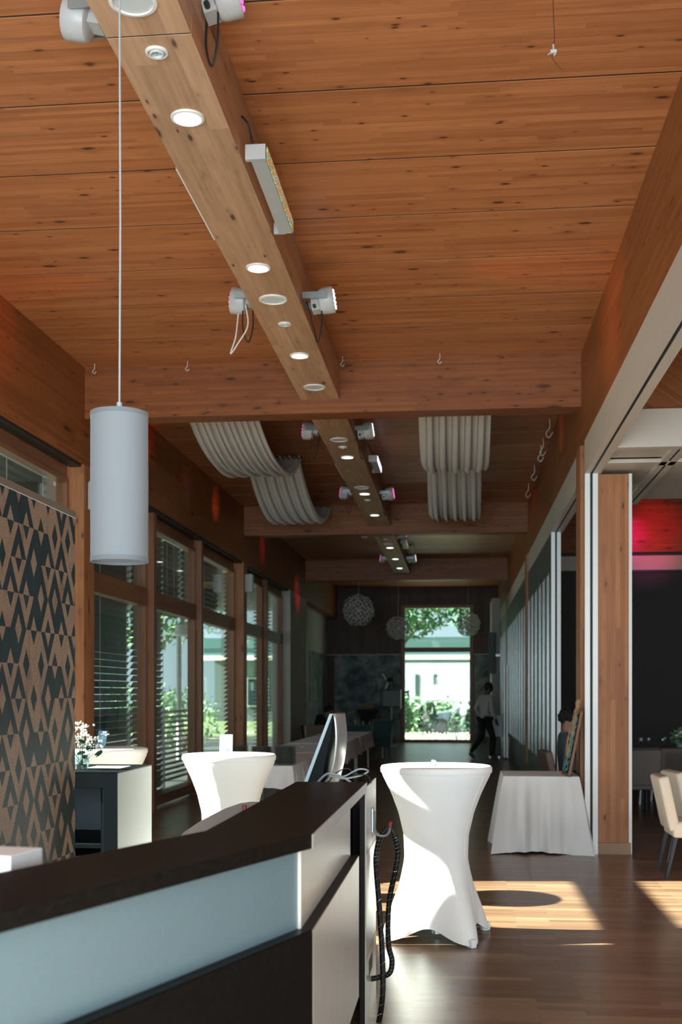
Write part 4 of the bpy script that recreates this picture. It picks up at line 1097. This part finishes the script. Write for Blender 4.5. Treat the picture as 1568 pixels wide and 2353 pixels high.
# round dining table
t = empty('round_dining_table', (3.0, 16.82, 0), 0, 'round dining table under a pale grey cloth in the side room', 'table')
MB().lathe([(.001, .72), (.80, .72), (.80, .75), (.001, .75)], 48).obj('tabletop', M['plinth'], t)
for q in range(4):
    a = q*PI/2+.4; MB().cyl((math.cos(a)*.5, math.sin(a)*.5, 0), (math.cos(a)*.45, math.sin(a)*.45, .72), .02).obj('leg', M['alu'], t)
def rc(u, v):
    a = 2*PI*u; 
    if v < .3: r = .81*v/.3; return (r*math.cos(a), r*math.sin(a), .755)
    f_ = (v-.3)/.7; r = .815+.06*f_*(1+.8*math.sin(a*11))
    return (r*math.cos(a), r*math.sin(a), .755-.42*f_)
c = MB().grid(rc, 120, 20).obj('tablecloth', M['linen'], smooth=True, angle=180, label='pale cloth hanging over the round dining table', cat='tablecloth'); c.location = (3.0, 16.82, 0)
def wine_glass(x, y, lb):
    o = MB().lathe([(.001, 0), (.034, .002), (.004, .008), (.004, .09), (.03, .12), (.038, .16), (.032, .20), (.030, .20), (.036, .16), (.028, .123), (.001, .10)], 20, cap=False).obj('wine_glass', M['tumbler'], smooth=True, label=lb, cat='glass', group='glasses on the dining table')
    o.location = (x, y, .757)
wine_glass(2.50, 16.25, 'stemmed glass on the dining table nearest the post')
wine_glass(2.62, 16.35, 'stemmed glass just right of the glass nearest the post')
wine_glass(2.78, 16.2, 'stemmed glass in the middle of the visible dining table')
wine_glass(2.86, 16.5, 'stemmed glass behind the middle glass on the dining table')
wine_glass(3.05, 16.15, 'stemmed glass in front of the centrepiece')
for i, (x, y) in enumerate(((2.55, 16.1), (2.85, 16.02), (2.35, 16.6))):
    MB().prism([(-.07, -.03), (.07, -.03), (.05, .05), (-.05, .05)], 0, .035).obj('folded_napkin', M['paper'], label=['white folded napkin left on the dining table edge', 'white folded napkin near the middle glass', 'white folded napkin farther left by the post'][i], cat='napkin').location = (x, y, .757)
o = empty('table_centrepiece', (3.12, 16.6, .757), 0, 'pale flower centrepiece on the dining table at the right edge', 'flowers')
MB().lathe([(.05, 0), (.07, .06), (.06, .12), (.001, .12)], 20).obj('bowl', M['greycable'], o)
foliage((0, 0, .2), (.17, .17, .13), 160, .03).obj('leaves', M['leafb'], o)
m = MB()
for _ in range(26): m.ico((random.gauss(0, .09), random.gauss(0, .09), .2+random.gauss(0, .06)), .022, 1, jit=.2)
m.obj('blossoms', M['petal'], o)

# ------------------------------------------------------------------ people
def skinned(name, verts, edges, radii, mat, parent, sub=2, root=0):
    me = bpy.data.meshes.new(name); me.from_pydata(verts, edges, []); me.update()
    o = bpy.data.objects.new(name, me); C.objects.link(o); o.parent = parent
    md = o.modifiers.new('skin', 'SKIN')
    sk = me.skin_vertices[0] if me.skin_vertices else None
    if sk is None:
        bm = bmesh.new(); bm.from_mesh(me); bm.verts.layers.skin.verify(); bm.to_mesh(me); bm.free(); sk = me.skin_vertices[0]
    for i, r_ in enumerate(radii):
        sk.data[i].radius = r_ if isinstance(r_, tuple) else (r_, r_); sk.data[i].use_root = (i == root)
    md.use_smooth_shade = True
    s2 = o.modifiers.new('sub', 'SUBSURF'); s2.levels = sub; s2.render_levels = sub
    me.materials.append(mat); return o
def person(loc, rz, J, label, skin, shirt, trouser, hair, curly=False, shoes=True):
    """J: joints in local coords, facing +y"""
    o = empty('person', loc, rz, label, 'person')
    V = []; E = []; Rr = []; ix = {}
    def v(n, r): ix[n] = len(V); V.append(J[n]); Rr.append(r)
    def e(a, b): E.append((ix[a], ix[b]))
    v('pelvis', .105); v('waist', .095); v('chest', (.125, .10)); v('neck', .052); v('head', .078); v('crown', .085); e('pelvis', 'waist'); e('waist', 'chest'); e('chest', 'neck'); e('neck', 'head'); e('head', 'crown')
    h = Vector(J['head']); fd = Vector(J.get('face', (0, 1, 0))).normalized(); sd = fd.cross(Vector((0, 0, 1)))
    J['nose'] = tuple(h+fd*.105+Vector((0, 0, .01))); v('nose', .014); e('head', 'nose')
    J['jaw'] = tuple(h+fd*.05-Vector((0, 0, .06))); v('jaw', .045); e('head', 'jaw')
    for s_, nme in ((1, 'earR'), (-1, 'earL')):
        J[nme] = tuple(h+sd*s_*.088+Vector((0, 0, .01))); v(nme, .018); e('head', nme)
    for s_ in 'LR':
        v('sh'+s_, .062); v('el'+s_, .042); v('wr'+s_, .028); v('hd'+s_, (.038, .022)); e('chest', 'sh'+s_); e('sh'+s_, 'el'+s_); e('el'+s_, 'wr'+s_); e('wr'+s_, 'hd'+s_)
        hd = Vector(J['hd'+s_]); d = (hd-Vector(J['wr'+s_])).normalized(); sdv = d.cross(Vector((1, 0, 0))).normalized()
        for q in range(4):
            J['f%s%d' % (s_, q)] = tuple(hd+d*(.085-.008*abs(q-1))+sdv*(q-1.5)*.021); v('f%s%d' % (s_, q), .0085); e('hd'+s_, 'f%s%d' % (s_, q))
        J['th'+s_] = tuple(hd+d*.02+sdv*.055); v('th'+s_, .010); e('wr'+s_, 'th'+s_)
        v('hp'+s_, .085); v('kn'+s_, .058); v('an'+s_, .038); v('to'+s_, .032); e('pelvis', 'hp'+s_); e('hp'+s_, 'kn'+s_); e('kn'+s_, 'an'+s_); e('an'+s_, 'to'+s_)
    skinned('body', V, E, Rr, skin, o)
    J['col'] = tuple(Vector(J['chest'])*.1+Vector(J['neck'])*.9)
    def sub(names, links, mat, nm, grow):
        vs = [J[n] for n, _ in names]; idx = {n: i for i, (n, _) in enumerate(names)}
        skinned(nm, vs, [(idx[a], idx[b]) for a, b in links], [r for _, r in names], mat, o)
    sub([('waist', (.135, .115)), ('chest', (.165, .125)), ('pelvis', (.13, .12)), ('shL', .078), ('shR', .078), ('elL', .056), ('elR', .056), ('wrL', .038), ('wrR', .038), ('col', .088)],
        [('chest', 'col'), ('pelvis', 'waist'), ('waist', 'chest'), ('chest', 'shL'), ('chest', 'shR'), ('shL', 'elL'), ('shR', 'elR'), ('elL', 'wrL'), ('elR', 'wrR')], shirt, 'shirt', 0)
    sub([('pelvis', (.14, .125)), ('hpL', .105), ('hpR', .105), ('knL', .075), ('knR', .075), ('anL', .055), ('anR', .055)],
        [('pelvis', 'hpL'), ('pelvis', 'hpR'), ('hpL', 'knL'), ('hpR', 'knR'), ('knL', 'anL'), ('knR', 'anR')], trouser, 'trousers', 0)
    for s_ in 'LR':
        a = Vector(J['an'+s_]); t_ = Vector(J['to'+s_]); d = (t_-a); 
        skinned('shoe', [tuple(a-d*.25-Vector((0, 0, .04))), tuple(a+d*.3-Vector((0, 0, .035))), tuple(t_+d*.15)], [(0, 1), (1, 2)], [.042, .048, .034], M['shoes'], o, 1)
    hm = MB(); c0 = h+Vector((0, 0, .065))-fd*.02
    if curly:
        for _ in range(90):
            d = Vector([random.gauss(0, 1) for _ in range(3)]).normalized()
            if d.z < -.35 or (d.dot(fd) > .5 and d.z < .3): continue
            hm.ico(c0+d*.095, .034, 1, jit=.2)
    hm.ico(c0, .108, 3, (.92, 1, .98)); hm.obj('hair', M['hair'], o, smooth=True)
    return o
walk = dict(pelvis=(0, 0, .98), waist=(0, -.01, 1.12), chest=(.0, .03, 1.36), neck=(.0, .07, 1.54), head=(.01, .12, 1.66), crown=(.01, .12, 1.75), face=(.2, 1, -.35),
    shL=(-.19, .02, 1.46), elL=(-.25, -.10, 1.20), wrL=(-.22, .06, .99), hdL=(-.21, .10, .93),
    shR=(.19, .04, 1.46), elR=(.25, .0, 1.18), wrR=(.27, .12, .94), hdR=(.27, .15, .87),
    hpL=(-.09, 0, .92), knL=(-.10, -.02, .52), anL=(-.10, -.36, .17), toL=(-.11, -.24, .04),
    hpR=(.09, 0, .92), knR=(.09, .17, .52), anR=(.09, .14, .09), toR=(.09, .30, .04))
person((.62, 27.7, 0), R(-52), walk, 'person in white shirt and black trousers walking beside the far window', M['skindark'], M['shirtwhite'], M['trousers'], M['hair'])
sit = dict(pelvis=(0, 0, .52), waist=(0, .01, .68), chest=(0, .06, .92), neck=(0, .12, 1.09), head=(0, .17, 1.21), crown=(0, .17, 1.30), face=(.3, 1, -.3),
    shL=(-.18, .07, 1.02), elL=(-.23, .18, .78), wrL=(-.12, .38, .74), hdL=(-.08, .44, .74),
    shR=(.18, .07, 1.02), elR=(.23, .18, .78), wrR=(.12, .38, .74), hdR=(.08, .44, .74),
    hpL=(-.10, .05, .50), knL=(-.12, .45, .50), anL=(-.12, .47, .10), toL=(-.12, .62, .04),
    hpR=(.10, .05, .50), knR=(.12, .45, .50), anR=(.12, .47, .10), toR=(.12, .62, .04))
sit1 = dict(sit); sit1.update(chest=(0, -.01, .93), neck=(0, -.01, 1.08), head=(0, .02, 1.20), crown=(0, .02, 1.29), shL=(-.18, 0, 1.03), shR=(.18, 0, 1.03))
person((1.34, 14.5, 0), R(-80), sit1, 'seated person with dark curly hair and blue grey shirt in the side room', M['skin'], M['shirtgrey'], M['trousers'], M['hair'], curly=True)
sit2 = dict(sit); sit2.update(chest=(0, .12, .88), neck=(0, .24, 1.02), head=(0, .32, 1.10), crown=(0, .33, 1.19))
person((-3.45, 27.9, 0), R(-75), sit2, 'dark clothed person leaning over the table at the far left', M['skin'], M['trousers'], M['trousers'], M['hair'])
chair((-3.5, 27.85, 0), R(-75), M['brownleather'], M['navyleg'], 'dark chair of the leaning person at the far left', back_h=.8)

# ------------------------------------------------------------------ far end furniture
chair((-3.2, 25.6, 0), R(10), M['brownleather'], M['navyleg'], 'brown tub chair at the far end of the buffet', back_h=.88)
draped_table(-2.30, 28.2, 1.05, .8, .78, .3, M['tealcloth'], 'table under a dark teal cloth beyond the buffet', 'dark teal cloth on the table beyond the buffet', seed=40, flare=.03)
chair((-1.85, 26.6, 0), R(20), M['tealcloth'], M['navyleg'], 'dark teal chair just beyond the buffet row', back_h=.98)
for i, (x, y) in enumerate(((-2.55, 28.0), (-2.35, 27.95), (-2.2, 28.05))):
    o = MB().lathe([(.001, 0), (.03, .0), (.045, .11), (.042, .11), (.028, .006), (.001, .006)], 16, cap=False).obj('tumbler', M['tumbler'], smooth=True, label=['glass tumbler, left one on the dark teal table', 'glass tumbler, middle one on the dark teal table', 'glass tumbler, right one on the dark teal table'][i], cat='glass', group='glasses on the dark teal table')
    o.location = (x, y, .787)
t = cocktail((-2.63, 33.6, 0), R(25), M['blackspandex'], 'black stretch covered standing table at the far end', group='black covered standing tables')
o = empty('snack_platter', (-2.63, 33.6, 1.10), 0, 'platter with pale snacks on the far black standing table', 'platter')
MB().lathe([(.001, 0), (.2, .005), (.22, .02), (.001, .01)], 24, cap=False).obj('dish', M['plate'], o)
m = MB()
for _ in range(24): m.ico((random.uniform(-.15, .15), random.uniform(-.12, .12), .06+random.uniform(0, .08)), .045, 1, jit=.2)
m.obj('snacks', M['pampas'], o, kind='stuff')
o = empty('floor_lamp', (-1.99, 34.2, 0), 0, 'slim floor stand with a grey square shade and a bird shaped spotlight on top', 'floor lamp')
MB().lathe([(.16, 0), (.16, .02), (.02, .035), (.001, .035)], 24).obj('base', M['alu'], o)
MB().cyl((0, 0, .03), (0, 0, 1.2), .016).obj('pole', M['alu'], o)
MB().box((-.27, -.15, 1.18), (.26, .15, 1.66)).obj('lamp_shade', M['greypanel'], o, bevel=.01)
MB().box((.262, -.15, 1.12), (.29, .15, 1.68)).obj('shade_edge', M['white'], o, label='bright white edge')
MB().tube(spline([(0, 0, 1.66), (.0, 0, 1.85), (-.05, 0, 1.92)]), .01).obj('gooseneck', M['steel'], o)
MB().at((-.03, 0, 1.98), (0, R(80), 0)).lathe([(.03, -.12), (.06, -.1), (.085, .1), (.001, .1)], 16).obj('spot_head', M['black'], o, smooth=True)
MB().at((-.2, 0, 2.05), (0, R(-35), 0)).box((-.02, -.02, -.1), (.02, .02, .12)).at((-.14, 0, 1.80), (0, R(20), 0)).box((-.02, -.02, -.1), (.02, .02, .1)).obj('reflector', M['white'], o)
# globe pendants
def globe(loc, r, label):
    o = empty('globe_pendant', loc, 0, label, 'lamp', 'white globe pendants')
    m = MB(); rnd = random.Random(int(loc[1]*10))
    n = 260
    for i in range(n):
        z = 1-2*(i+.5)/n; a = i*2.39996; rr = math.sqrt(1-z*z); d = Vector((rr*math.cos(a), rr*math.sin(a), z))
        t1 = d.orthogonal().normalized(); t1.rotate(Matrix.Rotation(rnd.uniform(0, 6), 3, d)); t2 = d.cross(t1); s = r*.085; c_ = d*r*rnd.uniform(.86, 1)
        q = d*s*rnd.uniform(.3, 1.1)
        m.add([tuple(c_-t1*s-t2*s*.7), tuple(c_+t1*s-t2*s*.7+q), tuple(c_+t1*s*1.1+t2*s*.8), tuple(c_-t1*s+t2*s*.7+q)], [(0, 1, 2, 3)])
    m.obj('petal_shade', M['petalshade'], o)
    MB().ico((0, 0, 0), r*.16, 2).obj('bulb', M['white'], o)
    MB().cyl((0, 0, 0), (0, 0, CEIL-loc[2]), .006, 6).obj('cord', M['whitecable'], o)
M['petalshade'] = plain('translucent white petals', (.60, .62, .60), .5)
globe((-2.60, 29.95, 3.73), .42, 'big white petal globe pendant at the far end, left one')
globe((-1.85, 35.3, 3.57), .36, 'white petal globe pendant at the left edge of the far window')
globe((.28, 35.6, 3.69), .37, 'white petal globe pendant at the right edge of the far window')
# service trolley with cloth, tall panel, dark bag near the person
draped_table(.90, 29.2, .36, .6, 1.02, .52, M['greypanel'] and M['linen'], 'tall serving trolley under a pale cloth behind the walking person', 'pale cloth over the serving trolley', seed=50, flare=.03)
o = empty('storage_crate', (.86, 28.25, 0), 0, 'black crate on the floor beside the walking person', 'crate')
MB().rbox((-.14, -.2, .05), (.14, .2, .5), .02).obj('crate_body', M['black'], o)
for sx in (-1, 1):
    for sy in (-1, 1): MB().at((sx*.1, sy*.15, .03), (R(90), 0, 0)).lathe([(.001, -.012), (.03, -.012), (.03, .012), (.001, .012)], 12).obj('castor', M['steel'], o)
o = empty('folded_screen', (1.06, 27.64, 0), 0, 'tall white folded room divider standing against the partition', 'room divider')
MB().box((0, 0, .04), (.035, .7, 2.27)).box((.06, 0, .04), (.10, .7, 2.25)).obj('panel', M['alu'], o, bevel=.004)
MB().box((.0, .02, 0), (.1, .06, .04)).box((.0, .62, 0), (.1, .66, .04)).obj('foot', M['black'], o)
o = empty('wall_lamp', (.96, 34.0, 2.15), 0, 'white cylinder wall lamp at the far right corner', 'lamp')
MB().lathe([(.11, 0), (.11, 1.2), (.105, 1.2), (.105, 0), (.11, 0)], 24, cap=False).obj('lamp_shade', M['shade'], o, smooth=True)
MB().box((.1, -.03, .5), (.26, .03, .56)).obj('wall_bracket', M['steel'], o)
